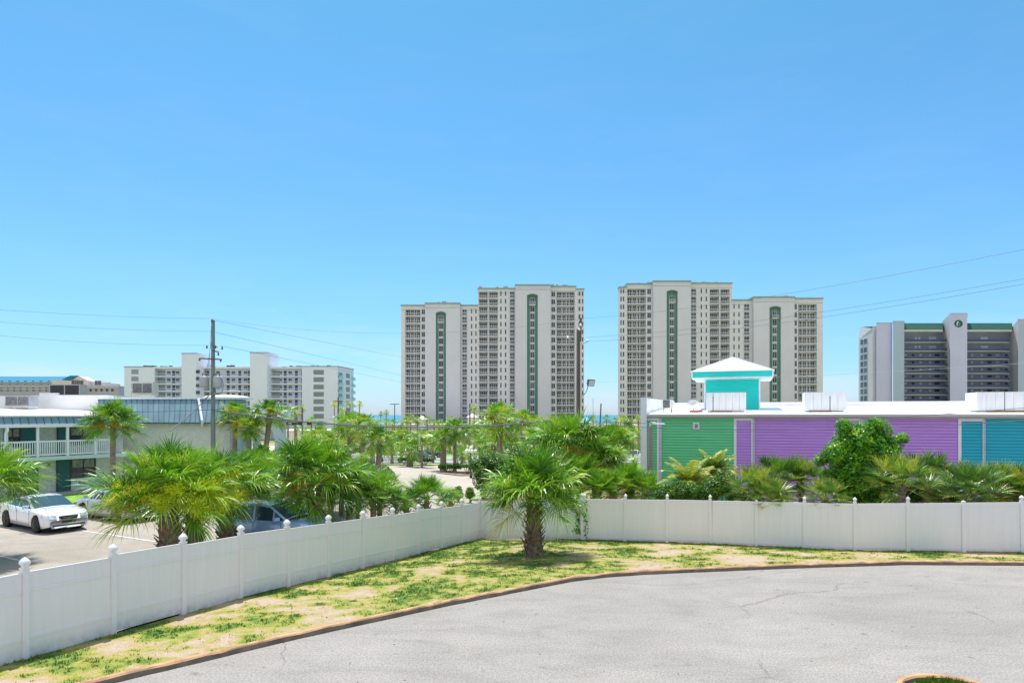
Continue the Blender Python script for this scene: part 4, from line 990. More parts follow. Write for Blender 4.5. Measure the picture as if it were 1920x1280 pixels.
for (xa, xb, us) in ((290, 343, [311, 320, 327.5, 340]), (381, 470, [384.5, 395, 404, 423, 433, 445, 456, 463]), (507, 566, [521.5, 531, 540.5, 552, 564])):
    gallery(root, L, xa, xb, slabs, 2.2, 13.75, ('hotel_back', 'hotel_rail', 'hotel_white'), int((xb-xa)*.5))
    for sy in slabs:
        for j, u in enumerate(us):
            if j % 2 == 1 and nd < 96 or (u in (384.5, 564)): put('door', dm, root, (X(u), 2.15, Z(sy)+.12)); nd += 1
            else: put('window', wm_, root, (X(u), 2.15, Z(sy)+.9))
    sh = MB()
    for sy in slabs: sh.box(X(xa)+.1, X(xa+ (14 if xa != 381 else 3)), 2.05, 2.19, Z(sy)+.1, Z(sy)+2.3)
    sh.build('recess_shade_panel', 'louver', root)  # flat grey panels painting in the shade of recesses
lm = MB(); lm.box(X(588)-X(597.5), X(607)-X(597.5), -.06, .05, 0, 1.75, 0)
for k in range(7): lm.box(X(588)-X(597.5), X(607)-X(597.5), -.14, -.06, .1+k*.24, .2+k*.24, 0)
lme = lm.mesh('louver_panel', ['louver'])
for k in range(8): put('louver_panel', lme, root, (0+X(597.5), -.02, Z(702+13.7*k)))
l2 = MB(); l2.box(-1.3, 1.3, -.08, .05, 0, 1.7); l2 = l2.mesh('louver_panel', ['louver'])
for k in range(2, 10): put('louver_panel', l2, root, (X(253), -.02, Z(701+13.3*(k-2))))
l3 = MB(); l3.box(-.7, .7, -.08, .05, 0, 1.2); l3 = l3.mesh('window', ['glass_far'])
for k in range(5): put('window', l3, root, (X(374.), -1.22, Z(700+12.9*k)))
# end wall windows and glass balconies
ang = math.atan2(e1[1], e1[0]-e0[0])
for k in range(8):
    z = Z(706+13.4*k)
    for (t, kind) in ((.17, 'b'), (.62, 'w')):
        xx, yy = lerp(e0[0], e1[0], t), lerp(0, 16, t)
        if kind == 'w':
            o = put('window', win_pair(3.6, 1.7, 3, .5, False, .1, 'hotel_rail', 'glass_far'), root, (xx, yy-.05, z+.1), ang)
        else:
            m = MB(); m.box(-2.2, 2.2, -.3, .1, -.2, 0, 1); m.box(-2.2, 2.2, -.34, -.3, 0, 1.0, 0); m.box(-1.8, 1.8, -.03, .03, 0, 2.2, 2)
            o = put('balcony', m.mesh('balcony', ['aqua_rail', 'hotel_white', 'louver']), root, (xx, yy-.05, z-.4), ang)
    m = MB(); m.box(0, 1.1, -1.2, 2.2, -.2, 0, 1); m.box(1.05, 1.1, -1.2, 2.2, 0, 1.0, 0); m.box(0, 1.1, -1.25, -1.2, 0, 1, 0)
    put('balcony', m.mesh('balcony', ['aqua_rail', 'hotel_white']), root, (e1[0]-.6, e1[1]-1., z-.4))
g = MB(); rr = random.Random(6)
for k in range(44):
    px = rr.choice([rr.uniform(258, 285), rr.uniform(290, 340), rr.uniform(384, 468), rr.uniform(510, 562), rr.uniform(580, 625)]); s = rr.uniform(.25, .8)
    g = MB(); g.box(X(px)-s, X(px)+s, 4, 5.5, zr, zr+rr.uniform(.4, 1.1)); g.build('roof_equipment', 'dark_metal', root)

# low grey resort with blue roof
L = Loc(-60, 250., -4.1); X, Z = L.X, L.Z
root = thing('resort_building', (L.x0, 250., -4.1), 0, 'low grey resort block with bright blue metal roof at the far left', 'hotel')
w = MB(); w.box(X(-60), X(104), 0, 14, 0, Z(716)); w.build('wall', 'resort_grey', root)
b = MB()
b.hexa([(X(-60), -.8, Z(716.5)), (X(112), -.8, Z(716.5)), (X(112), 15, Z(716.5)), (X(-60), 15, Z(716.5))], [(X(-60), 5, Z(704)), (X(135), 5, Z(704)), (X(135), 9, Z(704)), (X(-60), 9, Z(704))]); b.build('roof', 'roof_blue', root)
g = MB(); g.hexa([(X(104), -2, 0), (X(172), -2, 0), (X(172), 12, 0), (X(104), 12, 0)], [(X(104), -2, Z(713)), (X(172), -2, Z(714)), (X(172), 12, Z(714)), (X(104), 12, Z(713))])
g.hexa([(X(140), -1.9, Z(714)), (X(172), -1.9, Z(714)), (X(172), 3, Z(714)), (X(140), 3, Z(714))], [(X(153), -1.9, Z(705)), (X(154), -1.9, Z(705)), (X(154), 3, Z(705)), (X(153), 3, Z(705))])
g.box(X(172), X(196), 0, 10, 0, Z(717.5)); g.build('gable_wing', 'resort_cream', root)
b = MB(); b.hexa([(X(122), -2.1, Z(712.5)), (X(140), -2.1, Z(712.5)), (X(140), 4, Z(712.5)), (X(122), 4, Z(712.5))], [(X(138), -2.1, Z(704.5)), (X(153), -2.1, Z(704.5)), (X(153), 4, Z(704.5)), (X(138), 4, Z(704.5))]); b.build('roof', 'roof_blue', root)
s = MB(); s.box(X(150), X(234), -4, 8, 0, Z(724)); s.build('wall', 'resort_grey', root)
rw = win_pair(1.1, 1.6, 1, None, False, .08, 'resort_cream', 'glass_far')
for i in range(8): put('window', rw, root, (X(4+i*14.6-14*(i > 6)), -.03, Z(721)))
for i in range(9): put('window', rw, root, (X(3+i*12.), -.03, Z(733.5)))
for i in range(7): put('window', rw, root, (X(163+i*10.), -4.03, Z(735)))
for px, py in ((147, 721), (157, 722), (184, 722)): put('window', win_pair(2.6, 1.8, 2, None, False, .1, 'resort_cream', 'glass_far'), root, (X(px), -2.03 if px < 172 else -.03, Z(py)))
e = MB()
for (a, c, y, yy) in ((-60, 104, 718, -.5), (-60, 104, 729.5, -.6), (-60, 104, 741, -.6), (150, 234, 728, -4.5), (150, 234, 741, -4.5)): e.box(X(a), X(c), yy, yy+.6, Z(y+1.2), Z(y-1.2))
e.build('balcony_band', 'resort_grey', root)

# right condominium
L = Loc(1610, 240., -4.1); X, Z = L.X, L.Z
root = thing('condominium_building', (L.x0, 240., -4.1), 0, 'lilac grey condominium with green roof and round green emblem at the right', 'apartment building')
XD = lambda px, y: PX(px, 240+y)-L.x0
def rbox(m, pa, pb, y0, y1, z0, z1, mi=0):
    q = [(XD(pa, y0), y0), (XD(pb, y0), y0), (XD(pb, y1), y1), (XD(pa, y1), y1)]
    m.hexa([(x, y, z0) for x, y in q], [(x, y, z1) for x, y in q], mi)
def vol(name, mat, *a): m = MB(); rbox(m, *a); return m.build(name, mat, root)
vol('wall_block', 'condo_lilac', 1643, 1673, -2., 5, 0, Z(607)); vol('wall_block', 'condo_teal', 1674.5, 1695.5, -3., 5, 0, Z(604.5))
vol('lift_tower', 'condo_lilac', 1781.5, 1813.5, -4., 6, 0, Z(591)); vol('wall_block', 'condo_teal', 1909, 1990, -4., 8, 0, Z(602))
for (pa, pt, pb_, za_, zb_) in ((1781.5, 1766.5, 1777, 591, 600), (1909, 1892.5, 1899, 602, 617)):
    m = MB(); m.hexa([(XD(pa, -4), -4, 0), (XD(pa, 3), 3, 0), (XD(pb_, 3), 3, 0)], [(XD(pa, -4), -4, Z(za_)), (XD(pa, 3), 3, Z(za_)), (XD(pt, 3), 3, Z(zb_))]); m.build('tower_side', 'condo_pale', root)
w = MB(); rbox(w, 1636, 1643, -1, 5, 0, Z(613))
w.hexa([(XD(1610, 9), 9, 0), (XD(1636, -1), -1, 0), (XD(1638, 8), 8, 0), (XD(1616, 11), 11, 0)], [(XD(1610, 9), 9, Z(632)), (XD(1636, -1), -1, Z(616)), (XD(1638, 8), 8, Z(616)), (XD(1616, 11), 11, Z(632))])
w.hexa([(XD(1610, 9), 9, Z(632)), (XD(1636, -1), -1, Z(616.5)), (XD(1637, 2), 2, Z(616.5)), (XD(1612, 10), 10, Z(632))], [(XD(1612.5, 9), 9, Z(606.5)), (XD(1634.5, -.8), -.8, Z(615.8)), (XD(1635, 2), 2, Z(615.8)), (XD(1613.5, 10), 10, Z(606.5))]); w.build('end_wall', 'condo_pale', root)
w = MB(); w.hexa([(XD(1616, 10.2), 10.2, Z(614)), (XD(1640, 3), 3, Z(616)), (XD(1642, 11), 11, Z(616)), (XD(1618, 11), 11, Z(614))], [(XD(1617, 10.3), 10.3, Z(606)), (XD(1643, 8), 8, Z(606)), (XD(1643, 11), 11, Z(606)), (XD(1619, 11), 11, Z(606))]); w.build('roof', 'roof_green', root)
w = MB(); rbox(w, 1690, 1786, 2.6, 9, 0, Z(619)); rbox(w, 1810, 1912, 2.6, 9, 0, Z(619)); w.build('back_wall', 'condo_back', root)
for a, b in ((1695.5, 1768), (1813.5, 1898)):
    w = MB(); w.hexa([(XD(a, -1.2), -1.2, Z(618.5)), (XD(b, -1.2), -1.2, Z(618.5)), (XD(b, 6), 6, Z(618.5)), (XD(a, 6), 6, Z(618.5))], [(XD(a, 1.5), 1.5, Z(604.5)), (XD(b, 1.5), 1.5, Z(604.5)), (XD(b, 4), 4, Z(604.5)), (XD(a, 4), 4, Z(604.5))]); w.build('roof', 'roof_green', root)
    w = MB(); rbox(w, a, b, -1.4, 2.6, Z(622), Z(619)); w.build('fascia', 'condo_pale', root)
cs = [641.5, 658]+[673+13.35*k for k in range(9)]
for a, b in ((1695.5, 1776), (1813.5, 1892)):
    gallery(root, L, a, b, cs, 2.6, 13.4, ('condo_back', 'condo_rail', 'condo_slab'), 40)
    pm_ = MB()
    for z in cs: pm_.box(X(a), X(b), -.02, .02, Z(z)+.12, Z(z)+1.0)
    pm_.build('railing_mesh', 'condo_rail', root)
wl = MB(); wl.box(-.45, .45, -.06, .05, 0, 1.2); wl = wl.mesh('window', ['hotel_rail'])
wd = MB(); wd.box(-.5, .5, -.06, .05, 0, 2.0); wd = wd.mesh('door', ['door_navy'])
for i, sy in enumerate(cs):
    z = Z(sy)
    for a in (0, 1):
        if i < 2:
            for u in ((1717, 1723.5, 1744, 1749, 1753) if a == 0 else (1841, 1845.5, 1850)): put('window', wl, root, (XD(u, 2.55), 2.55, z+1.1))
        else:
            for u in ((1698, 1726, 1744) if a == 0 else (1822.5, 1841, 1869, 1872)): put('window', wl, root, (XD(u, 2.55), 2.55, z+.9))
            for u in ((1712, 1755, 1759) if a == 0 else (1853.5, 1857, 1887)): put('door', wd, root, (XD(u, 2.55), 2.55, z+.1))
ea = math.atan2(-10, XD(1636, -1)-XD(1610, 9))
ew = win_pair(2.3, 2.1, 1, None, False, .12, 'condo_pale', 'glass_far')
for k in range(11):
    z = Z(643+(13.3*k if k < 1 else 16+13.2*(k-1)))
    for t in (.26, .52):
        xx, yy = lerp(XD(1610, 9), XD(1636, -1), t), lerp(9, -1, t); put('window', ew, root, (xx-.05, yy-.06, z), ea)
em = MB(); c = (XD(1797.3, -4.06), -4.06, Z(609.5)); n = 28; r0, r1 = 1.5, 1.05
em.poly([(c[0]+1.55*math.cos(6.2832*k/n), c[1], c[2]+1.35*math.sin(6.2832*k/n)) for k in range(n)], 0)
em.poly([(c[0]+x, c[1]-.03, c[2]+z) for x, z in ((-.72, -.8), (-.42, -.8), (-.42, .25), (.1, .55), (.1, .8), (-.5, .75), (-.72, .3))], 1)
em.poly([(c[0]+x, c[1]-.03, c[2]+z) for x, z in ((-.25, -.8), (.6, -.8), (.6, .4), (.2, .4), (-.25, .15))], 2)
em.build('emblem', ['roof_green', 'white_paint', 'tower_green'], root)
for q in ((1643, 1673, -2.1, 5, Z(607), Z(606)), (1674, 1696, -3.1, 5, Z(604.5), Z(603.7)), (1781, 1814, -4.1, 6, Z(591), Z(590)), (1908, 1990, -4.1, 8, Z(602), Z(601))): vol('coping', 'grey_metal', *q)

# podium and low buildings in front of the towers
def simple_block(name, label, px0, px1, py, d, dep, wallm, roofm=None, ov=.3, wins=(), cat='building', z0=None, hip=0):
    L = Loc(px0, d, zg(PX(px0, d), d)-.3); root = thing(name, (L.x0, d, L.z0), 0, label, cat)
    m = MB(); m.box(0, L.X(px1), 0, dep, 0, L.Z(py)); m.build('wall', wallm, root)
    if roofm:
        m = MB(); x1 = L.X(px1); z = L.Z(py)
        if hip: m.hexa([(-ov, -ov, z), (x1+ov, -ov, z), (x1+ov, dep+ov, z), (-ov, dep+ov, z)], [(x1*.45, dep*.45, z+hip), (x1*.55, dep*.45, z+hip), (x1*.55, dep*.55, z+hip), (x1*.45, dep*.55, z+hip)])
        else: m.box(-ov, x1+ov, -ov, dep+ov, z, z+.3)
        m.build('roof', roofm, root)
    for (a, b, ya, yb, mt) in wins:
        m = MB(); m.box(L.X(a), L.X(b), -.08, .05, L.Z(yb), L.Z(ya)); m.build('window' if mt != 'poster_blue' else 'blue_panel', mt, root)
    return root
simple_block('parking_deck', 'beige parking deck with dark openings below the left tower', 726, 905, 797, 205, 20, 'resort_cream', 'tower_wall', .3,
    [(738+i*26, 758+i*26, 810, 816, 'glass_far') for i in range(6)]+[(738+i*26, 758+i*26, 826, 831, 'glass_far') for i in range(6)])
simple_block('entrance_pavilion', 'small white pavilion with pyramid roof left of the podium palms', 783, 797, 786, 200, 4, 'tower_wall', 'resort_cream', .5, hip=1.2, cat='pavilion')
simple_block('entrance_pavilion', 'small white pavilion with pyramid roof behind the golden-fronded palm', 877, 893, 782, 202, 4, 'tower_wall', 'resort_cream', .5, hip=1.2, cat='pavilion')
simple_block('low_building', 'low beige building with pale hipped roof and blue panel between the towers', 1090, 1206, 796, 185, 14, 'resort_cream', None, .3,
    [(1149, 1158, 790.5, 803, 'poster_blue'), (1100, 1112, 800, 806, 'glass_far'), (1175, 1190, 800, 806, 'glass_far')])
simple_block('beach_house', 'little house with pale aqua hipped roof in the gap between the towers', 1092, 1108, 792, 182, 4, 'resort_cream', 'aqua_rail', .6, hip=1.6, cat='house')
simple_block('low_building', 'low white building seen behind the motel palms left of the middle trees', 520, 700, 808, 170, 12, 'resort_cream', 'roof_white', .4, [(640+i*14, 648+i*14, 815, 822, 'glass_far') for i in range(4)])

# ------------------------------------------------------------------ oblique frames
class Fr:
    def __init__(s, ox, oy, ux, uy, rx=0, ry=0):
        l = math.hypot(ux, uy); s.o = (ox, oy); s.u = (ux/l, uy/l); s.n = (-uy/l, ux/l); s.r = (rx, ry)
    def P(s, a, y, z): return (s.o[0]+s.u[0]*a+s.n[0]*y-s.r[0], s.o[1]+s.u[1]*a+s.n[1]*y-s.r[1], z)
    def s(s_, px, y=0.):
        k = (px-960)/F; ax = s_.o[0]+s_.n[0]*y; ay = s_.o[1]+s_.n[1]*y; return (k*ay-ax)/(s_.u[0]-k*s_.u[1])
    def D(s, a, y=0.): return s.o[1]+s.u[1]*a+s.n[1]*y
    def z(s_, px, py, y=0.): return PZ(py, s_.D(s_.s(px, y), y))
    def box(s, m, a0, a1, y0, y1, z0, z1, mi=0):
        m.hexa([s.P(a0, y0, z0), s.P(a1, y0, z0), s.P(a1, y1, z0), s.P(a0, y1, z0)], [s.P(a0, y0, z1), s.P(a1, y0, z1), s.P(a1, y1, z1), s.P(a0, y1, z1)], mi)
def laps(m, fr, a0, a1, y, z0, z1, st=.178, mi=0):
    n = max(1, int(round((z1-z0)/st))); st = (z1-z0)/n
    for k in range(n):
        a, b = z0+k*st, z0+(k+1)*st
        j = a+.024; yj = y-.022+.02*.024/st
        m.poly([fr.P(a0, y-.012, a), fr.P(a1, y-.012, a), fr.P(a1, y-.012, j), fr.P(a0, y-.012, j)], 1)  # painted shadow line at the foot of the lap
        m.poly([fr.P(a0, yj, j), fr.P(a1, yj, j), fr.P(a1, y-.002, b), fr.P(a0, y-.002, b)], mi)
        m.poly([fr.P(a0, yj, j), fr.P(a1, yj, j), fr.P(a1, y-.012, j), fr.P(a0, y-.012, j)], mi)

# coloured building
B0 = (8.74, 43.0); BF_ = Fr(B0[0], B0[1], .939, -.345, B0[0], B0[1])
zb = -.6
root = thing('colorful_building', (B0[0], B0[1], 0), 0, 'long shop building with green, purple and teal siding under a white flat roof', 'building')
EZ = 4.98
cuts = [(1204, 1207, 'trim'), (1207, 1232, 'siding_green'), (1232, 1241, 'trim2'), (1241, 1376, 'siding_green'), (1376, 1381, 'trim'), (1381, 1408.5, 'siding_purple'), (1408.5, 1415, 'trim2'), (1415, 1573, 'siding_purple'),
        (1573, 1577, 'trim'), (1577, 1610, 'siding_purple'), (1610, 1616, 'trim2'), (1616, 1796, 'siding_purple'), (1796, 1802, 'trim'), (1802, 1842, 'siding_teal'), (1842, 1846.5, 'trim2'), (1846.5, 2060, 'siding_teal')]
SB = BF_.s; LEN = SB(2060)
core = MB(); BF_.box(core, 0, LEN, .03, 22, zb, EZ+.05); core.build('core_wall', 'white_paint', root)
for a, b, k in cuts:
    if k.startswith('siding'):
        m = MB(); laps(m, BF_, SB(a), SB(b), .0, zb, EZ, .178); m.build('wall_panel', [k, k+'_joint'], root)  # _joint tone paints the shadow line under each lap
        if b-a < 45 and a != 1577 or a == 1577:
            m = MB(); BF_.box(m, SB(a), SB(b), -.06, 0, EZ-.16, EZ-.01); m.build('trim_board', 'trim_white', root)
    else:
        m = MB(); w2 = -.07; BF_.box(m, SB(a), SB(b) if k == 'trim' else SB(a)+(SB(b)-SB(a))*.45, w2, .02, zb, EZ-.005)
        m.build('trim_board', 'trim_white', root)
        if k == 'trim2':
            m = MB(); s0 = SB(a)+(SB(b)-SB(a))*.5; s1 = SB(b)
            BF_.box(m, s0, s1, -.12, .01, zb+.3, EZ-.02); m.build('downspout', 'gutter', root)
# vent in the green wall
m = MB(); a, b = SB(1299.5), SB(1311.5); z0, z1 = BF_.z(1305, 804.5), BF_.z(1305, 791.5)
BF_.box(m, a, b, -.07, -.03, z0, z1, 0); s0, s1 = lerp(a, b, .3), lerp(a, b, .75); BF_.box(m, s0, s1, -.12, -.07, lerp(z0, z1, .25), lerp(z0, z1, .7), 1)
for k in range(3): BF_.box(m, s0, s1, -.16, -.12, lerp(z0, z1, .3+.13*k), lerp(z0, z1, .34+.13*k), 0)
m.build('wall_vent', ['trim_white', 'dark_metal'], root)
# fascia, gutter, roof
m = MB(); BF_.box(m, -.05, LEN, -.10, .05, EZ, EZ+.13, 0); m.build('soffit', 'soffit', root)
m = MB(); BF_.box(m, -.02, LEN, -.32, -.10, EZ+.10, EZ+.24, 0); m.build('gutter', 'gutter', root)
m = MB(); m.hexa([BF_.P(0, -.30, EZ+.14), BF_.P(LEN, -.30, EZ+.14), BF_.P(LEN, 22, EZ+.14), BF_.P(0, 22, EZ+.14)], [BF_.P(0, -.34, EZ+.26), BF_.P(LEN, -.34, EZ+.26), BF_.P(LEN, 22, EZ+1.25), BF_.P(0, 22, EZ+1.25)])
m.build('roof', 'roof_white', root)
def roofz(y): return EZ+.26+.99*(y+.34)/22.34
# left parapet (returns back along the side) and rear parapet
m = MB(); m.hexa([BF_.P(-.05, -.35, zb), BF_.P(.35, -.35, zb), BF_.P(.35, -.1, zb), BF_.P(-.05, -.1, zb)], [BF_.P(-.05, -.35, BF_.z(1204, 745)), BF_.P(.35, -.35, BF_.z(1210, 745)), BF_.P(.35, -.1, BF_.z(1210, 745)), BF_.P(-.05, -.1, BF_.z(1204, 745))]); m.build('corner_post', 'trim_white', root)
m = MB(); zt = BF_.z(1210, 746)
m.hexa([BF_.P(-.05, -.1, EZ), BF_.P(.25, -.1, EZ), BF_.P(.25, 18, EZ), BF_.P(-.05, 18, EZ)], [BF_.P(-.05, -.1, zt), BF_.P(.25, -.1, zt), BF_.P(.25, 18, zt+.15), BF_.P(-.05, 18, zt+.15)]); m.build('side_parapet', 'roof_white', root)
m = MB(); BF_.box(m, .25, LEN, 15.5, 15.8, EZ+.3, roofz(15.5)+.32); m.build('rear_parapet', 'roof_white', root)
# turquoise cupola
cy = 7.0
def cb(m, pa, pb, y0, y1, pya, pyb, mi=0):
    a0, a1 = SB(pa, y0), SB(pb, y0); BF_.box(m, a0, a1, y0, y1, BF_.z((pa+pb)/2, pyb, y0), BF_.z((pa+pb)/2, pya, y0), mi)
m = MB(); a0, a1 = SB(1321, cy), SB(1425, cy); zt = BF_.z(1370, 708, cy); zl = roofz(cy)-.05
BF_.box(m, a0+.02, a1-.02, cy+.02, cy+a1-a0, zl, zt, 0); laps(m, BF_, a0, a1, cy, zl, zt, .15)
cup = m.build('cupola', ['siding_turquoise', 'siding_turquoise_joint'], root)  # _joint tone paints the shadow line under each lap
lat = Fr(BF_.P(a1, cy, 0)[0]+B0[0], BF_.P(a1, cy, 0)[1]+B0[1], BF_.n[0], BF_.n[1], B0[0], B0[1])
m = MB(); laps(m, lat, 0, a1-a0, 0, zl, zt, .15); m.build('side_wall', ['siding_turquoise', 'siding_turquoise_joint'], cup)  # _joint tone paints the shadow line under each lap
m = MB(); BF_.box(m, a0-.03, a0+.08, cy-.04, cy+.1, zl, zt); BF_.box(m, a1-.08, a1+.03, cy-.04, cy+.1, zl, zt); BF_.box(m, a0, a1, cy-.05, cy+.02, zt-.12, zt); m.build('corner_trim', 'trim_white', cup)
ov = .85; e0_, e1_ = a0-ov, a1+ov; y0_, y1_ = cy-ov, cy+(a1-a0)+ov; zf0, zf1 = zt-.06, zt+.50; za = BF_.z(1377, 669.5, (y0_+y1_)/2)
m = MB(); BF_.box(m, e0_, e1_, y0_, y1_, zf0+.08, zf1-.05); m.build('fascia', 'siding_turquoise', cup)
m = MB(); t = .03
BF_.box(m, e0_-t, e1_+t, y0_-t, y1_+t, zf0, zf0+.08)
for q in (e0_, e1_): BF_.box(m, q-.05, q+.05, y0_-.05, y0_+.05, zf0+.08, zf1-.05)
m.build('eave_trim', 'trim_white', cup)
m = MB(); am = (e0_+e1_)/2; ym = (y0_+y1_)/2; o2 = .08
c4 = [BF_.P(e0_-o2, y0_-o2, zf1-.05), BF_.P(e1_+o2, y0_-o2, zf1-.05), BF_.P(e1_+o2, y1_+o2, zf1-.05), BF_.P(e0_-o2, y1_+o2, zf1-.05)]; ap = BF_.P(am, ym, za)
m.poly(c4[::-1])
for k in range(4): m.poly([c4[k], c4[(k+1) % 4], ap])
for k in range(1, 15):   # standing seams on the front slope
    a = lerp(e0_, e1_, k/15); tt = 1-abs(a-am)/(am-e0_); m.bar(BF_.P(a, y0_-o2, zf1-.03), BF_.P(a, lerp(y0_, ym, tt), lerp(zf1, za, tt)), .03, .05)
for k in range(4): m.bar(c4[k], ap, .09, .07)
for k in range(4): m.bar(c4[k], c4[(k+1) % 4], .06, .06)
m.build('hip_roof', 'metal_roof', cup)
# rooftop screens (each an equipment enclosure standing on the roof)
def on_roof(px, y): return SB(px, y), roofz(y)
def screen(pa, pb, y, pyt, label, gap=()):
    s0, s1 = SB(pa, y), SB(pb, y); zr_ = roofz(y); zt_ = BF_.z((pa+pb)/2, pyt, y); o = BF_.P(s0, y, 0); wx, wy = o[0]+B0[0], o[1]+B0[1]
    f = Fr(wx, wy, BF_.u[0], BF_.u[1], wx, wy); L_ = s1-s0; t_ = thing('equipment_screen', (wx, wy, 0), 0, label, 'roof screen', 'white equipment screens on the flat roof')
    m = MB(); n = max(3, int(L_/.42)); 
    for k in range(n):
        a, b = L_*k/n, L_*(k+1)/n
        g_ = .05 if any(abs(a/L_-g) < .5/n for g in gap) else .006
        f.box(m, a+g_, b-.006, 0, .06, zr_+.12, zt_)
    f.box(m, 0, .05, .06, 2.2, zr_+.12, zt_); f.box(m, L_-.05, L_, .06, 2.2, zr_+.12, zt_); m.build('screen_panels', 'metal_white', t_)
    m = MB(); f.box(m, L_*.12, L_*.65, .1, .25, zr_-.03, zr_+.12); f.box(m, .1, L_-.1, .5, 2.0, zr_-.02, zr_+.1); m.build('base_rail', 'rust_wood', t_)
    m = MB(); f.box(m, .3, L_-.3, .5, 1.9, zr_+.12, zt_-.25); m.build('cooling_unit', 'dark_metal', t_)
screen(1324, 1399, 2.3, 735.5, 'white ribbed roof screen in front of the turquoise cupola', (.12,))
screen(1509.5, 1587, 2.3, 735., 'white ribbed roof screen alone in the middle of the roof, before the lilac condominium', (.08, .52))
screen(1832, 1990, 1.8, 734., 'white ribbed roof screen at the right frame edge', (.3,))
# mini split on legs
def ac_unit(fr, s, y, zr_, w_, h_, label, legs=.35, mats=('metal_white', 'fin', 'dark_metal')):
    o = fr.P(s, y, 0); wx, wy = o[0]+fr.r[0], o[1]+fr.r[1]
    f = Fr(wx, wy, fr.u[0], fr.u[1], wx, wy); t_ = thing('air_conditioner', (wx, wy, zr_), 0, label, 'air conditioner')
    m = MB(); f.box(m, 0, w_, 0, .4, legs, legs+h_); m.build('casing', mats[0], t_)
    m = MB(); f.box(m, w_*.06, w_*.72, -.02, 0, legs+h_*.06, legs+h_*.94)
    for k in range(9): f.box(m, w_*(.08+.07*k), w_*(.095+.07*k), -.035, -.02, legs+h_*.05, legs+h_*.95)
    m.build('grille', mats[1], t_)
    m = MB()
    for a in (.06, w_-.1): 
        for y_ in (.05, .33): f.box(m, a, a+.04, y_, y_+.04, 0, legs)
    m.tube([f.P(w_*.5, .1, legs), f.P(w_*.3, 0, legs*.5), f.P(w_*.6, .1, legs*.2), f.P(w_*1.1, .1, legs*.6), f.P(w_*1.25, .1, legs*.6), f.P(w_*1.25, .1, .02)], .02, 5); m.build('legs', mats[2], t_)
ac_unit(BF_, SB(1242, 1.2), 1.2, roofz(1.2), .68, .60, 'small white air conditioner on legs at the left end of the coloured building roof', .32)
o = BF_.P(SB(1304, 1.6), 1.6, 0); wx, wy = o[0]+B0[0], o[1]+B0[1]
t_ = thing('satellite_dish', (wx, wy, roofz(1.6)), 0, 'round satellite dish on a red base on the coloured building roof', 'satellite dish')
m = MB(); c = Vector((-.15, 0, .52)); ax_ = Vector((-.35, -.75, .55)).normalized(); s_ = ax_.cross(Vector((0, 0, 1))).normalized(); u_ = s_.cross(ax_); rings = []
for k in range(5):
    r_ = .40*k/4; rings.append([m.pt(c+ax_*(.14*(k/4)**2)+(s_*math.cos(6.2832*j/18)*1.0+u_*math.sin(6.2832*j/18)*.9)*max(r_, .004)) for j in range(18)])
for a, b in zip(rings, rings[1:]):
    for j in range(18): m.face([a[j], a[(j+1) % 18], b[(j+1) % 18], b[j]])
m.build('dish', 'metal_white', t_, True)
m = MB(); m.tube([(-.12, .05, .0), (-.12, .05, .5)], .03, 6); m.tube([c-u_*.35, c+ax_*.42], .015, 5); m.build('mast', 'grey_metal', t_)
m = MB(); m.hexa([(-.42, -.2, 0), (.45, -.3, 0), (.45, .3, 0), (-.42, .3, 0)], [(-.35, -.2, .07), (.42, -.3, .07), (.42, .3, .07), (-.35, .3, .07)], 1); m.box(-.36, .42, -.22, .2, .07, .17, 0); m.build('base', ['red_box', 'resort_cream'], t_)

# ------------------------------------------------------------------ motel
A0 = (-31.04, 38.8); MF = Fr(A0[0], A0[1], .54, .84, A0[0], A0[1]); SA = MF.s
root = thing('motel_building', (A0[0], A0[1], 0), 0, 'two-storey teal and white motel with balcony walkway and metal mansard roof', 'motel')
s0 = -7.; s1 = SA(250); YB = 1.45
m = MB(); MF.box(m, s0, s1, YB, 9, -.2, 4.95); m.build('wall', 'stucco', root)
m = MB(); MF.box(m, s0, s1, 0, YB-.003, 2.30, 2.49); MF.box(m, s0, s1, -.06, 0, 2.28, 2.52); m.build('walkway', 'motel_paint', root)
m = MB(); MF.box(m, s0, s1, -.1, YB+.4, 4.42, 4.56); MF.box(m, s0, s1, -.16, -.1, 4.40, 4.60); m.build('soffit', 'trim_white', root)
m = MB(); MF.box(m, s0, s1+.2, -.3, YB+3, -.25, .06); m.build('ground_slab', 'concrete', root)
def mansard(m, P, a0, a1, y0, z0, y1, z1, st=.36):
    m.poly([P(a0, y0, z0), P(a1, y0, z0), P(a1, y1, z1), P(a0, y1, z1)], 0)
    n = int((a1-a0)/st)
    for k in range(n+1):
        a = lerp(a0, a1, k/n); m.bar(P(a, y0-.01, z0), P(a, y1-.01, z1), .025, .05, 1)
m = MB(); mansard(m, MF.P, s0, s1, -.14, 4.60, .12, 5.08, .42); MF.box(m, s0, s1, .14, 6, 4.62, 5.0, 0); m.build('mansard', ['motel_metal', 'motel_seam'], root)
m = MB(); m.hexa([MF.P(s0, .05, 5.06), MF.P(s1, .05, 5.06), MF.P(s1, 9, 5.06), MF.P(s0, 9, 5.06)], [MF.P(s0, .02, 5.15), MF.P(s1, .02, 5.15), MF.P(s1, 9, 5.6), MF.P(s0, 9, 5.6)]); m.build('roof', 'roof_white', root)
posts = [-60, 12.5, 71, 127, 179, 207]
for px in posts:
    a = SA(px); m = MB(); MF.box(m, a-.07, a+.07, -.02, .10, 2.49, 4.42); m.build('post', 'trim_white', root)
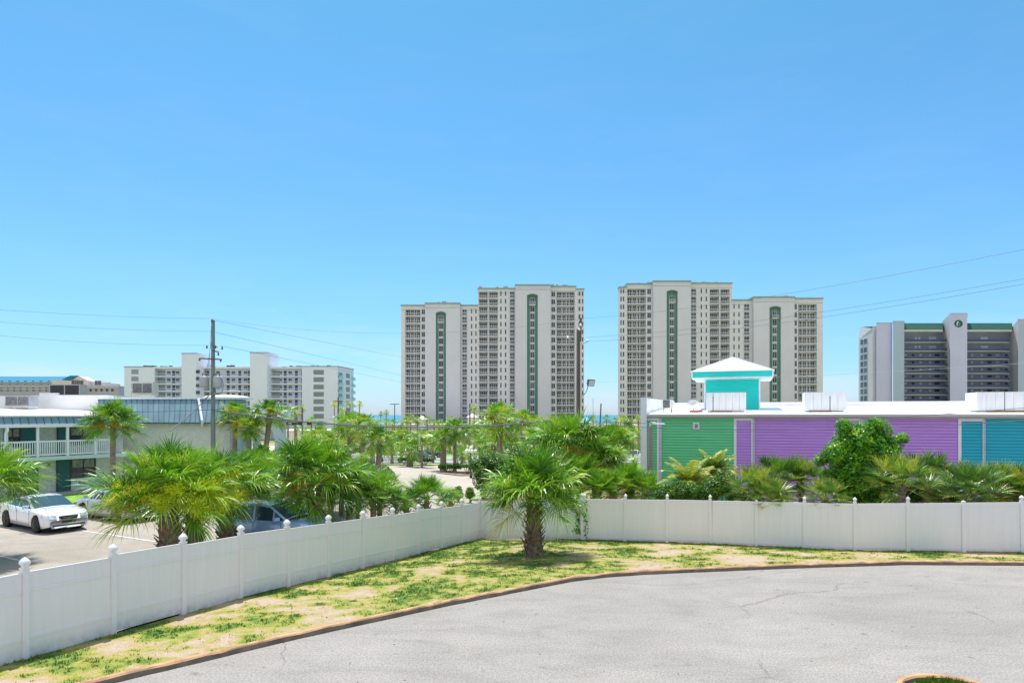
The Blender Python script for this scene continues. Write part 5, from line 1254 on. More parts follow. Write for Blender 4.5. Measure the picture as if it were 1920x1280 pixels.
for a, b in zip(posts, posts[1:]):
    a, b = SA(a)+.08, SA(b)-.08; m = MB(); MF.box(m, a, b, .0, .07, 3.44, 3.54); MF.box(m, a, b, .0, .06, 2.60, 2.68); n = max(2, int((b-a)/.125))
    for k in range(n): q = lerp(a, b, (k+.5)/n); MF.box(m, q-.022, q+.022, .01, .05, 2.68, 3.44)
    m.build('railing', 'trim_white', root)
m = MB(); a = SA(13); m.tube([MF.P(a, -.12, 4.5), MF.P(a, -.14, 4.2), MF.P(a-.12, -.14, 4.1), MF.P(a-.12, -.14, .1)], .06, 8); m.build('downspout', 'trim_white', root)
def mdoor(pa, pb, z0):
    a, b = SA(pa, YB), SA(pb, YB); m = MB(); MF.box(m, a, b, YB-.05, YB, z0, z0+2.03); d = m.build('door', 'door_teal', root)
    m = MB(); MF.box(m, a-.06, a, YB-.08, YB, z0, z0+2.1); MF.box(m, b, b+.06, YB-.08, YB, z0, z0+2.1); MF.box(m, a, b, YB-.08, YB, z0+2.03, z0+2.1)
    m.build('door_frame', 'dark_metal', d)
    m = MB()
    for i in range(2):
        for j in range(3): MF.box(m, lerp(a, b, .14+.42*i), lerp(a, b, .44+.42*i), YB-.062, YB-.05, z0+.2+.62*j, z0+.7+.62*j)
    m.build('door_panel', 'door_teal', d)
    m = MB(); c = MF.P(lerp(a, b, .9), YB-.09, z0+.98); m.sphere(c, .035, 8); m.build('handle', 'chrome', d)
def mwin(pa, pb, z0, z1, n=2):
    a, b = SA(pa, YB), SA(pb, YB); m = MB(); MF.box(m, a, b, YB-.03, YB, z0, z1); d = m.build('window', 'glass', root)
    m = MB()
    for k in range(n+1): q = lerp(a, b, k/n); MF.box(m, q-.03, q+.03, YB-.07, YB-.02, z0, z1)
    MF.box(m, a, b, YB-.07, YB-.02, z0-.05, z0); MF.box(m, a, b, YB-.07, YB-.02, z1, z1+.05); m.build('frame', 'dark_metal', d)
    m = MB(); MF.box(m, lerp(a, b, .05), lerp(a, b, .95), YB-.036, YB-.031, lerp(z0, z1, .55), z1-.02); m.build('curtain', 'curtain', d)
mdoor(41, 69, .08); mdoor(107, 130, .08); mdoor(39, 68, 2.5); mdoor(108, 124, 2.5); mdoor(-40, -14, .08)
mwin(133, 178, .95, 2.15); mwin(131, 178, 3.2, 4.3); mwin(8, 37, 3.2, 4.3, 2); mwin(8, 36, .95, 2.15)
m = MB(); a, b = SA(143, YB), SA(161, YB); MF.box(m, a, b, YB-.12, YB, .42, .80, 0)
for k in range(7): MF.box(m, lerp(a, b, .1+.12*k), lerp(a, b, .16+.12*k), YB-.13, YB-.12, .46, .76, 1)
m.build('wall_air_conditioner', ['trim_white', 'dark_metal'], root)
m = MB(); a = SA(90, YB); MF.box(m, a-.08, a+.08, YB-.14, YB, 1.85, 1.98); m.build('wall_lamp', 'black_plastic', root)
m = MB(); MF.box(m, SA(131, YB), SA(178, YB), YB-.02, YB, .08, .9); m.build('spandrel_panel', 'motel_paint', root)
# wing B (frontal)
RX, RY = A0
def wx_(px, d): return PX(px, d)-RX
m = MB(); Yb = 47.0-RY; xl, xr = wx_(190, 47), wx_(425, 47)
m.box(xl, xr, Yb+.5, Yb+3, -.2, 4.63); m.build('wall', 'stucco_cream', root)
m = MB(); zt = PZ(748, 48.2); P_ = lambda a, y, z: (a, y, z)
n = int((wx_(434, 47)-xl)/.37)
xr2 = wx_(434, 47); m.poly([(xl, Yb, 4.63), (xr2, Yb, 4.63), (xr2-.2, Yb+1.2, zt), (xl-1., Yb+1.2, zt)], 0)
for k in range(n+1): m.bar((lerp(xl, xr2, k/n), Yb-.01, 4.63), (lerp(xl-1., xr2-.2, k/n), Yb+1.19, zt), .03, .06, 1)
m.poly([(xr2, Yb, 4.63), (xr2, Yb+3, 4.63), (xr2-.2, Yb+3, zt), (xr2-.2, Yb+1.2, zt)], 0)
m.box(xl, xr2, Yb+.02, Yb+.5, 4.55, 4.63, 1); m.build('mansard', ['motel_metal', 'motel_seam'], root)
m = MB(); m.box(xl-1.2, wx_(470, 50), Yb+1.1, Yb+3.5, zt, zt+.14); m.build('roof', 'trim_white', root)
m = MB(); m.tube([(wx_(372, 48), Yb+1.0, zt), (wx_(373, 47.8), Yb+.85, zt-.3), (wx_(380, 47), Yb-.1, 4.75), (wx_(380, 47), Yb-.05, 4.6), (wx_(374, 47), Yb+.4, 4.35)], .09, 8); m.build('downspout', 'trim_white', root)
for (pa, pb, ya, yb, d, mt, dp) in ((427, 443, 810, 872, 48.5, 'motel_paint', 3), (449, 463, 792, 872, 49.5, 'motel_paint', .6), (474, 482, 790, 872, 50, 'motel_paint', .6)):
    m = MB(); m.box(wx_(pa, d), wx_(pb, d), d-RY, d-RY+dp, -.2, PZ(ya, d)); m.build('entrance_wall', mt, root)
# rooftop wall and units of wing A
d = 49.5
for q in ((wx_(-60, d), wx_(9, d), 0, .2, 5.2, PZ(742, d)), (wx_(56, d), wx_(91, d), 1.0, 1.2, 5.2, PZ(735.5, d)), (wx_(92, d), wx_(198, d), 0, .2, 5.0, PZ(740.5, d)), (wx_(56, d), wx_(92, d)-.004, .02, .2, 5.0, PZ(741, d)), (wx_(190, d), wx_(198, d), .21, 4, 5.0, PZ(740.5, d))):
    m = MB(); m.box(q[0], q[1], d-RY+q[2], d-RY+q[3], q[4], q[5]); m.build('parapet', 'roof_white', root)
id_ = Fr(0, 0, 1, 0)
def ac_world(px0, px1, pya, pyb, d, label, legs, mats=('metal_white', 'fin', 'dark_metal')):
    x = PX(px0, d); f = Fr(x, d, 1, 0, x, d); zt_, zb_ = PZ(pya, d), PZ(pyb, d)
    t_ = thing('air_conditioner', (x, d, zb_-legs), 0, label, 'air conditioner'); w_ = PX(px1, d)-x; h_ = zt_-zb_
    m = MB(); m.box(0, w_, 0, .9, legs, legs+h_); m.build('casing', mats[0], t_)
    m = MB()
    for (a, b) in ((.04, .48), (.52, .96)):
        m.box(w_*a, w_*b, -.02, 0, legs+h_*.12, legs+h_*.9)
        for k in range(10): x_ = lerp(w_*a, w_*b, (k+.5)/10); m.box(x_-.012, x_+.012, -.04, -.02, legs+h_*.12, legs+h_*.9)
    m.build('grille', mats[1], t_)
    m = MB(); 
    for a in (.1, w_-.15): m.box(a, a+.05, .1, .15, 0, legs); m.box(a, a+.05, .7, .75, 0, legs)
    m.box(0, w_, .0, .9, legs-.06, legs-.003); m.build('stand', mats[2], t_)
ac_world(9.5, 55, 742, 761.5, 47., 'dark grey twin-grille air conditioner on the motel roof at the far left', .25, ('grey_metal', 'fin', 'metal_white'))
ac_world(247, 286, 716.5, 739, 53., 'white box air conditioner with two dark grilles on the right motel wing roof', .25, ('resort_cream', 'fin', 'metal_white'))
ac_world(92, 150, 720, 742, 56., 'brown-grey equipment box with dark left side on the motel roof', .2, ('resort_grey', 'dark_metal', 'metal_white'))
x = PX(404, 52); t_ = thing('roof_skylight', (x, 54, PZ(745, 54)), 0, 'shallow white domed roof cover on the right motel wing', 'roof dome')
m = MB(); m.lathe([(1.9, -.3), (1.9, 0), (1.6, .1), (.9, .2), (.2, .24), (.01, .25)], 14); m.build('dome', 'resort_cream', t_)
# entrance canopy (porte-cochere)
d = 54.; x0 = PX(482, d); t_ = thing('entrance_canopy', (x0, d, 0), 0, 'pale blue arched drive-through canopy of the motel entrance', 'canopy')
m = MB(); w_ = PX(533.5, d)-x0; zb0, zb1 = PZ(795, d), PZ(786, d); 
pl = PX(515, d)-x0; prr = PX(524, d)-x0
K = 10; xa, xb = PX(500, d)-x0, pl
m.box(-1., xa, 0, .35, zb0-.1, zb1); m.box(xb, w_, 0, .35, zb0-1.2, zb1)
for k in range(K):
    a, b = lerp(xa, xb, k/K), lerp(xa, xb, (k+1)/K)
    f_ = lambda q: zb0-.1-1.1*((q-xa)/(xb-xa))**2.2
    m.hexa([(a, 0, f_(a)), (b, 0, f_(b)), (b, .35, f_(b)), (a, .35, f_(a))], [(a, 0, zb1), (b, 0, zb1), (b, .35, zb1), (a, .35, zb1)])
m.build('arch', 'motel_paint', t_)
m = MB(); m.box(pl, w_, -.02, 1.1, -.8, zb0-1.2); m.build('pillar', 'motel_paint', t_)
m = MB(); m.box(-1.1, w_+.1, -.2, 1.6, zb1, zb1+.12); m.box(PX(519, d)-x0, w_, .1, 1.5, zb1+.12, PZ(772, d)); m.build('roof', 'trim_white', t_)

# ------------------------------------------------------------------ poles, wires, lamps
def pole(px, py, d, r0, r1, mat, label, name='utility_pole', cat='utility pole', lean=0., n=10):
    x = PX(px, d); z0 = zg(x, d)-.4; zt = PZ(py, d); t = thing(name, (x, d, z0), 0, label, cat)
    m = MB(); m.tube([(-lean, 0, 0), (-lean*.5, 0, (zt-z0)/2), (0, 0, zt-z0)], [r0, (r0+r1)/2, r1], n); m.build('pole', mat, t); return t, x, z0
t, x, z0 = pole(399.5, 600, 45, .17, .12, 'pole_green', 'weathered greenish utility pole with two transformer cans beside the motel')
def zz(py, d=45): return PZ(py, d)-z0
m = MB(); m.bar((-.88, -.15, zz(672)), (.68, -.15, zz(674)), .07, .09); m.bar((0, -.1, zz(648)), (.45, -.3, zz(651)), .05, .05); m.bar((0, -.1, zz(657)), (.45, -.1, zz(660)), .06, .08); m.build('crossarm', 'wood', t)
for (a, py) in ((-.86, 671), (.62, 673), (.25, 648), (-.35, 648), (.45, 661), (.0, 599), (.72, 650)):
    m = MB(); z = zz(py); m.lathe([(.03, -.22), (.08, -.18), (.04, -.14), (.08, -.1), (.04, -.06), (.07, -.02), (.02, .03)], 8, (a, -.18, z)); m.build('insulator', 'ceramic', t)
for a in (-.52, .42):
    m = MB(); z = zz(727); m.lathe([(.01, 0), (.29, .02), (.31, .08), (.31, .72), (.27, .80), (.01, .84)], 16, (a, -.2, z)); tc = m.build('transformer', 'grey_metal', t, True)
    m = MB(); m.lathe([(.04, 0), (.06, .05), (.03, .1), (.06, .15), (.02, .22)], 8, (a-.12, -.2, z+.82)); m.lathe([(.04, 0), (.06, .05), (.03, .1), (.06, .15), (.02, .22)], 8, (a+.12, -.2, z+.82)); m.build('bushing', 'ceramic', tc)
m = MB(); pts = []
for k in range(14):
    a = 6.28*k/13; pts.append((.5+.36*math.cos(a), -.3, zz(727)+.15+.62*math.sin(a)))
m.tube(pts, .02, 5); m.tube([(-.05, -.15, zz(640)), (-.30, -.2, zz(690)), (-.35, -.2, zz(715))], .012, 4); m.tube([(-.05, -.15, zz(612)), (-.2, -.2, zz(690)), (-.45, -.2, zz(712))], .012, 4); m.tube([(.1, -.15, zz(700)), (.35, -.3, zz(740)), (-.05, -.2, zz(745))], .02, 4); m.build('jumper_wire', 'wire', t)
m = MB(); m.tube([(0, 0, zz(738)), (.8, -.1, zz(733)), (1.3, -.1, zz(732))], .03, 6); m.hexa([(1.2, -.25, zz(734.)), (1.9, -.2, zz(734)), (1.9, 0, zz(734)), (1.2, .05, zz(734))], [(1.2, -.2, zz(731)), (1.85, -.18, zz(732)), (1.85, 0, zz(732)), (1.2, 0, zz(731))]); m.build('street_light', 'metal_white', t)

t, x, z0 = pole(1084.5, 617, 45, .17, .13, 'pole_wood', 'grey wooden utility pole with floodlight in front of the left tower edge')
m = MB(); m.tube([(.12, .05, zz(640)), (.17, .05, zz(596))], .09, 8); m.build('pole_extension', 'pole_wood', t)
m = MB(); m.tube([(-.1, -.1, zz(642)), (-.45, -.1, zz(639)), (-.72, -.1, zz(634))], .03, 6); m.tube([(.1, -.1, zz(645)), (.5, -.1, zz(643)), (.62, -.1, zz(640))], .03, 6); m.build('bracket', 'grey_metal', t)
for a, py in ((-.75, 632), (.63, 638), (.05, 617), (.14, 609)):
    m = MB(); m.lathe([(.03, -.12), (.12, -.08), (.05, -.03), (.12, .0), (.04, .05), (.03, .12)], 8, (a, -.1, zz(py))); m.build('insulator', 'metal_white', t)
m = MB(); m.tube([(.1, -.15, zz(743)), (.3, -.2, zz(742)), (.5, -.3, zz(735)), (.62, -.3, zz(726)), (.64, -.3, zz(722))], .035, 6); m.build('light_arm', 'grey_metal', t)
m = MB(); c = Vector((.78, -.35, zz(716.5))); ax_ = Vector((.35, -.8, -.35)).normalized(); s_ = ax_.cross(Vector((0, 0, 1))).normalized()*.26; u_ = s_.normalized().cross(ax_)*.24
m.hexa([c-s_*.7-u_*.7-ax_*.12, c+s_*.7-u_*.7-ax_*.12, c+s_*.7+u_*.7-ax_*.12, c-s_*.7+u_*.7-ax_*.12], [c-s_-u_+ax_*.2, c+s_-u_+ax_*.2, c+s_+u_+ax_*.2, c-s_+u_+ax_*.2], 0)
q = c+ax_*.21; m.poly([q-s_*.85-u_*.85, q+s_*.85-u_*.85, q+s_*.85+u_*.85, q-s_*.85+u_*.85], 1); m.build('floodlight', ['dark_metal', 'lamp_glass'], t)

def wire(p, q, sag, r, label, mat='wire', n=20, group=None):
    (pa, ya, da), (pb, yb, db) = p, q
    A = Vector((PX(pa, da), da, PZ(ya, da))); B = Vector((PX(pb, db), db, PZ(yb, db)))
    o = thing('power_line', A, 0, label, 'wire', group); m = MB()
    m.tube([(A.lerp(B, k/n)+Vector((0, 0, -sag*4*(k/n)*(1-k/n))))-A for k in range(n+1)], r, 5, cap=False); m.build('conductor', mat, o); return o
g = 'overhead wires'
P1 = lambda y, dx=0: (399.5+dx, y, 44.8); P2 = lambda y, dx=0: (1086+dx, y, 44.8)
wire((-120, 572, 34), P1(597), .15, .007, 'topmost of three wires running left from the transformer pole', group=g)
wire((-120, 593, 34), P1(621, -3), .2, .007, 'middle of three wires running left from the transformer pole', group=g)
wire((-120, 617, 34), P1(647, -8), .25, .007, 'lowest of three wires running left from the transformer pole', group=g)
wire(P1(598), P2(598, 3), 1.0, .006, 'highest long wire spanning between the transformer pole and the floodlight pole', group=g)
wire(P1(600), (790, 677, 150), .0, .012, 'thin wire dropping right from the transformer pole top towards the left tower', 'wire', group=g)
wire(P1(623, 5), (790, 712, 150), .0, .012, 'second thin wire slanting down right from the transformer pole', group=g)
wire(P1(648, 14), (760, 718, 150), .0, .012, 'lowest thin wire slanting down right from the transformer pole past the white hotel', group=g)
wire(P2(597, 3), (2100, 430, 20), .45, .007, 'highest wire sweeping up to the right frame edge', group=g)
wire(P2(632, 14), (2100, 490, 20), .4, .007, 'second wire sweeping up to the right over the lower tower roof', group=g)
wire(P2(640, 14), (2100, 500, 19), .42, .007, 'third wire sweeping up to the right frame edge, just below the second', group=g)
wire(P2(716, 3), (2100, 668, 26), .25, .007, 'pale wire crossing the lilac condominium', 'wire_pale', group=g)
wire((200, 772, 38), P1(767.5), .05, .018, 'thin cable crossing the motel mansard to the transformer pole', group=g)
wire(P1(736, -3), (318, 808, 41), .12, .035, 'heavy black service cable dropping left from the transformer pole to the motel', group=g)
wire(P1(768), P2(783, -3), .92, .05, 'thick black cable sagging between the two utility poles across the palms', group=g)
wire(P1(771), P2(786, -3), .95, .012, 'thinner line hanging just under the thick black sagging cable', group=g)
wire(P2(788), (2100, 748, 26), .55, .012, 'wire passing in front of the coloured building eave', group=g)
wire(P2(792), (2100, 775, 26), .60, .016, 'wire crossing the upper siding of the coloured building', group=g)

# grey parking lot lamp by the green wall
x = PX(1219.5, 38); z0 = zg(x, 38)-.2; t = thing('lamp_pole', (x, 38, z0), 0, 'square grey lamp pole with flat head before the narrow green panel', 'lamp pole')
h = PZ(799, 38)-z0; m = MB(); m.box(-.11, .11, -.11, .11, 0, h); m.build('pole', 'pole_grey', t)
m = MB(); m.box(-.05, .0, -.02, .03, h, h+.28); m.box(-.05, .3, -.02, .03, h+.22, h+.28); m.build('arm', 'metal_white', t)
m = MB(); m.hexa([(.1, -.14, h+.14), (.85, -.1, h+.12), (.85, .1, h+.12), (.1, .14, h+.14)], [(.1, -.1, h+.24), (.8, -.06, h+.2), (.8, .06, h+.2), (.1, .1, h+.24)]); m.build('lamp_head', 'metal_white', t)
m = MB(); m.box(-.2, -.11, -.06, .06, PZ(879, 38)-z0, PZ(871, 38)-z0); m.build('switch_box', 'pole_grey', t)
# globe lamps
def globe_lamp(px, py, d, label, n=5, gr=.19, r=.42):
    x = PX(px, d); z0 = zg(x, d); h = PZ(py, d)-z0; t = thing('globe_lamp', (x, d, z0), 0, label, 'street lamp')
    m = MB(); m.lathe([(.16, 0), (.16, .25), (.07, .4), (.055, h-.3), (.09, h-.2), (.05, h-.1)], 10); m.build('post', 'black_plastic', t)
    m = MB(); gl = []
    for k in range(n-1):
        a = 6.2832*k/(n-1)+.3; p = (r*math.cos(a), r*math.sin(a), h-.32); m.tube([(0, 0, h-.45), (p[0]*.6, p[1]*.6, h-.52), (p[0], p[1], h-.42)], .03, 5); gl.append(p)
    m.build('arms', 'black_plastic', t); gl.append((0, 0, h))
    g_ = MB(); g_.sphere((0, 0, 0), gr, 12); gm_ = g_.mesh('globe', ['globe'], True)
    for p in gl: put('globe', gm_, t, (p[0], p[1], p[2]))
    m = MB(); m.tube([(0, 0, h-.3), (0, 0, h-gr)], .05, 6); m.build('stem', 'black_plastic', t)
globe_lamp(883, 840, 68, 'nearest globe lamp with large white globes, left of the lawn palm', 5, .20, .50)
globe_lamp(858, 827, 90, 'globe lamp on a tall black post behind the hedge island', 5, .20, .48)
globe_lamp(767, 823, 92, 'globe lamp rising over the stout short palm', 5, .20, .45)
globe_lamp(701.5, 823, 96, 'globe lamp behind the thick-topped palm by the rounded bed', 5, .20, .45)
globe_lamp(913, 829, 92, 'globe lamp on the lawn behind the nearest globe lamp', 5, .18, .4)
globe_lamp(975, 845, 74, 'globe lamp half hidden by the top fronds of the lawn palm', 5, .20, .5)
# far poles
def tlamp(px, py, d, label, arm=1.3):
    t, x, z0 = pole(px, py, d, .16, .12, 'dark_metal', label, 'street_lamp', 'street lamp', 0, 6); h = PZ(py, d)-z0
    m = MB(); m.box(-arm, arm, -.2, .2, h, h+.18); m.build('lamp_head', 'dark_metal', t)
tlamp(740, 758, 180, 'tall twin-headed street lamp in front of the sea gap')
t, x, z0 = pole(634, 745, 150, .20, .15, 'pole_wood', 'wooden utility pole in front of the white hotel right corner'); h = PZ(745, 150)-z0
m = MB(); m.box(-1.2, 1.2, -.08, .08, h-.9, h-.75); m.build('crossarm', 'wood', t)
pole(881, 757, 150, .18, .14, 'pole_wood', 'wooden pole rising beside the left tower middle windows')
pole(1127, 756, 120, .16, .12, 'wood', 'dark short utility pole in the sky gap between the towers', lean=.5)
pole(1112, 746, 120, .05, .04, 'grey_metal', 'thin metal mast left of the dark pole in the tower gap', 'flagpole', 'mast')
x = PX(606, 118); z0 = zg(x, 118); t = thing('traffic_signal', (x, 118, z0), 0, 'traffic signal mast arm with green street sign behind the motel palms', 'traffic signal')
h = PZ(795, 118)-z0; m = MB(); m.tube([(0, 0, 0), (0, 0, h+.5)], [.16, .12], 8); m.tube([(PX(531, 118)-x, -.1, h+.2), (0, -.1, h)], .09, 6); m.build('mast_arm', 'grey_metal', t)
for px in (540, 556, 566, 584): m = MB(); a = PX(px, 118)-x; m.box(a-.75, a+.1, -.4, -.1, h-.15, h+.4); m.build('signal_head', 'black_plastic', t)
m = MB(); a = PX(600.5, 118)-x; m.box(a-.55, a+.55, -.3, -.22, h-.1, h+.42, 0); m.box(a+.8, a+1.2, -.3, -.22, h+.1, h+.4, 1); m.build('street_sign', ['sign_green', 'orange'], t)
# garden gate fence (white pickets) and white enclosure in the middle
x = PX(697, 68); z0 = zg(x, 68); t = thing('picket_fence', (x, 68, z0), 0, 'short white picket fence behind the rounded bed', 'fence')
m = MB(); w_ = PX(720, 68)-x; 
for k in range(12): a = w_*k/11; m.box(a-.03, a+.03, 0, .04, .0, .95)
m.box(0, w_, .04, .08, .8, .88); m.box(0, w_, .04, .08, .15, .22); m.build('pickets', 'vinyl', t)
for a in (0, w_/2, w_): m = MB(); m.box(a-.06, a+.06, -.02, .10, 0, 1.15); m.build('post', 'vinyl', t)
x = PX(636, 60); z0 = zg(x, 60)-.1; t = thing('white_enclosure', (x, 60, z0), 0, 'white solid pool enclosure wall behind the arching palmettos', 'wall')
m = MB(); w_ = PX(664, 60)-x; h = PZ(856, 60)-z0; m.hexa([(0, 0, 0), (w_, -1, 0), (w_, -.85, 0), (0, .15, 0)], [(0, 0, h), (w_, -1, h), (w_, -.85, h), (0, .15, h)]); m.hexa([(0, .15, 0), (.15, .15, 0), (.5, 6, 0), (.35, 6, 0)], [(0, .15, h), (.15, .15, h), (.5, 6, h), (.35, 6, h)]); m.build('panels', 'vinyl', t)
m = MB(); 
for k in range(5): a = w_*k/4; m.box(a-.05, a+.05, -k*.25-.06, -k*.25+.05, 0, h+.12)
m.build('posts', 'grey_metal', t)

# ------------------------------------------------------------------ vehicles
def carf(kind, pos, yaw, paint, label, cat, rimm='rim', group=None, k=1., mirror=True):
    S = {'sedan': dict(L=5.0, W=.94, out=[(-2.5, .62), (-2.44, .98), (-2.3, 1.06), (-1.7, 1.10), (-.9, 1.41), (-.3, 1.475), (.3, 1.43), (1.15, 1.0), (1.9, .92), (2.3, .84), (2.46, .70), (2.5, .55)],
                  belt=[(-2.5, .62), (-2.44, .98), (-2.3, 1.06), (-1.7, 1.09), (1.15, .985), (1.9, .92), (2.3, .84), (2.46, .70), (2.5, .55)], gh=(-1.78, 1.18), fl=.22, wx=(-1.5, 1.52), wr=.37, pil=(-1.15, -.28, .62), dW=.24),
         'suv': dict(L=4.6, W=.92, out=[(-2.3, .6), (-2.28, 1.02), (-2.2, 1.08), (-1.85, 1.60), (-1.2, 1.68), (-.2, 1.70), (.35, 1.64), (1.15, 1.12), (1.9, 1.02), (2.2, .92), (2.3, .66)],
                 belt=[(-2.3, .6), (-2.28, .98), (-2.2, 1.06), (1.15, 1.04), (1.9, 1.0), (2.2, .90), (2.3, .66)], gh=(-2.2, 1.2), fl=.26, wx=(-1.38, 1.38), wr=.36, pil=(-1.3, -.35, .55), dW=.20),
         'pickup': dict(L=5.8, W=.98, out=[(-2.9, .7), (-2.88, 1.2), (-.95, 1.22), (-.85, 1.78), (-.5, 1.86), (.3, 1.86), (.6, 1.80), (1.25, 1.24), (2.3, 1.14), (2.75, 1.02), (2.88, .7)],
                 belt=[(-2.9, .7), (-2.88, 1.2), (1.25, 1.2), (2.3, 1.12), (2.75, 1.0), (2.88, .7)], gh=(-.96, 1.3), fl=.38, wx=(-1.8, 1.8), wr=.42, pil=(-.55, .15), dW=.20),
         'boxy': dict(L=4.8, W=.98, out=[(-2.4, .7), (-2.38, 1.2), (-2.3, 1.78), (-1.5, 1.86), (.2, 1.86), (.45, 1.80), (.95, 1.22), (2.0, 1.14), (2.3, 1.05), (2.4, .7)],
                 belt=[(-2.4, .7), (-2.38, 1.2), (.95, 1.2), (2.0, 1.12), (2.3, 1.03), (2.4, .7)], gh=(-2.36, 1.0), fl=.42, wx=(-1.42, 1.45), wr=.44, pil=(-1.3, -.45, .3), dW=.14)}[kind]
    root = thing('parked_car' if cat != 'pickup truck' else 'pickup_truck', pos, R(yaw), label, cat, group)
    L, W, fl, wr = S['L'], S['W'], S['fl'], S['wr']; xs = set([-L/2, L/2])
    n = int(L/.09)
    for i in range(n+1): xs.add(round(-L/2+L*i/n, 3))
    xs = sorted(xs)
    def half(x):
        e = max(0, abs(x)-(L/2-.75))/.75; return W*(1-.20*e**2.4)
    def bot(x):
        z = fl+.10*max(0, abs(x)-(L/2-.4))/.4
        for c in S['wx']:
            if abs(x-c) < wr*1.16: z = max(z, wr*.96+math.sqrt(max(0, (wr*1.16)**2-(x-c)**2)))
        return z
    m = MB(); prev = None
    for x in xs:
        w, b, t = half(x), bot(x), interp(x, S['belt']); t0 = t; b = min(b, t-.06)
        sec = [(w*.93, fl+.02), (w*.96, b), (w, lerp(b, t, .35)), (w*1.0, lerp(b, t, .7)), (w*.965, t-.035), (w*.90, t), (w*.5, t+.018), (0, t+.025)]
        sec[0] = (w*.90 if b <= fl+.12 else w*.60, max(fl, .0)); 
        ring = [m.pt((x, y, z)) for y, z in sec]+[m.pt((x, -y, z)) for y, z in sec[-2::-1]]
        if prev:
            for i in range(len(ring)-1): m.face([prev[i], ring[i], ring[i+1], prev[i+1]], 1 if i in (0, len(ring)-2) else 0)
            m.face([ring[0], prev[0], prev[-1], ring[-1]], 1)
        else: m.face(ring[::-1], 0)
        prev = ring
    m.face(prev, 0); body = m.build('body', [paint, 'black_plastic'], root, True)
    g0, g1 = S['gh']; G = MB(); Pn = MB(); prev = None; gx_ = [g0+(g1-g0)*i/40 for i in range(41)]; roofmax = max(z for _, z in S['out'])
    for x in gx_:
        zt = max(interp(x, S['out']), interp(x, S['belt'])+.005); zb_ = interp(x, S['belt'])-.02; hgt = (zt-zb_)/(roofmax-zb_); w = half(x)
        wb, wt = w*.93, lerp(w*.93, w-S['dW'], hgt)
        sec = [(wb, zb_), (wt+.02, max(zb_, zt-.09)), (wt-.05, zt-.015), (wt*.5, zt+.015), (0, zt+.025)]
        ring = [Vector((x, y, z)) for y, z in sec]+[Vector((x, -y, z)) for y, z in sec[-2::-1]]
        if prev:
            slope = (interp(x, S['out'])-interp(x-.04, S['out']))/.04; mid = x-(g1-g0)/80
            for i in range(8):
                side = i in (0, 7); top = i in (2, 3, 4, 5)
                pill = any(abs(mid-p) < .045 for p in S['pil']) or mid > g1-.10 or mid < g0+.12 or (side and kind in ('sedan', 'suv') and (interp(mid, S['out'])-interp(mid, S['belt'])) < .16)
                glass = (side and not pill) or (i in (2, 3, 4, 5) and abs(slope) > .33)
                (G if glass else Pn).poly([prev[i], ring[i], ring[i+1], prev[i+1]])
        prev = ring
    Pn.build('cabin', paint, root, False); G.build('window_glass', 'car_glass', root, False)
    ty = MB(); ty.tube([(0, -.11, 0), (0, -.10, 0), (0, .10, 0), (0, .11, 0)], [wr*.90, wr, wr, wr*.90], 24); tym = ty.mesh('wheel', ['tyre'], True)
    rm = MB(); rm.tube([(0, -.115, 0), (0, -.09, 0)], [wr*.62, wr*.66], 20, 0); 
    for k_ in range(10):
        a = 6.2832*k_/10; rm.bar((wr*.1*math.cos(a), -.128, wr*.1*math.sin(a)), (wr*.60*math.cos(a), -.122, wr*.60*math.sin(a)), .04, .02, 1)
    rmm = rm.mesh('rim', ['black_plastic' if rimm == 'rim' else 'rim_dark', rimm])
    for c in S['wx']:
        for sg in (1, -1):
            o = put('wheel', tym, root, (c, sg*(W-.10), wr), 0 if sg < 0 else math.pi); put('rim', rmm, o, (0, 0, 0))
    xf = L/2; zf = interp(xf-.25, S['belt']); wf = half(xf-.12)
    for sg in (1, -1):
        m = MB(); z1 = interp(xf-.2, S['belt'])-.03
        m.hexa([(xf-.42, sg*(half(xf-.42)+.012), z1-.12), (xf-.03, sg*wf*.93, z1-.17), (xf+.012, sg*wf*.58, z1-.18), (xf-.2, sg*wf*.5, z1-.15)][::sg], [(xf-.45, sg*(half(xf-.45)*.99), z1+.01), (xf-.14, sg*wf*.95, z1-.01), (xf-.06, sg*wf*.60, z1-.03), (xf-.2, sg*wf*.5, z1-.02)][::sg]); m.build('headlight', 'lamp_glass', root)
        m = MB(); zr_ = interp(-xf+.1, S['belt'])-.04
        m.hexa([(-xf+.30, sg*(half(-xf+.3)+.01), zr_-.16), (-xf+.02, sg*wf*.93, zr_-.2), (-xf-.012, sg*wf*.66, zr_-.2), (-xf+.2, sg*wf*.6, zr_-.18)][::-sg], [(-xf+.30, sg*half(-xf+.3)*.99, zr_+.02), (-xf+.05, sg*wf*.93, zr_+.03), (-xf-.0, sg*wf*.66, zr_+.02), (-xf+.2, sg*wf*.6, zr_)][::-sg]); m.build('tail_light', 'tail_red', root)
        if mirror:
            m = MB(); x_ = S['pil'][-1]+.32; zm = interp(x_, S['belt'])+.08; m.bar((x_, sg*W*.9, zm-.03), (x_-.02, sg*(W+.08), zm), .05, .04, 1); m.hexa([(x_-.08, sg*(W+.04), zm-.05), (x_+.08, sg*(W+.05), zm-.05), (x_+.04, sg*(W+.24), zm-.04), (x_-.08, sg*(W+.24), zm-.04)][::sg], [(x_-.08, sg*(W+.04), zm+.09), (x_+.06, sg*(W+.05), zm+.08), (x_+.02, sg*(W+.22), zm+.08), (x_-.08, sg*(W+.22), zm+.09)][::sg]); m.build('mirror', [paint, 'black_plastic'], root)
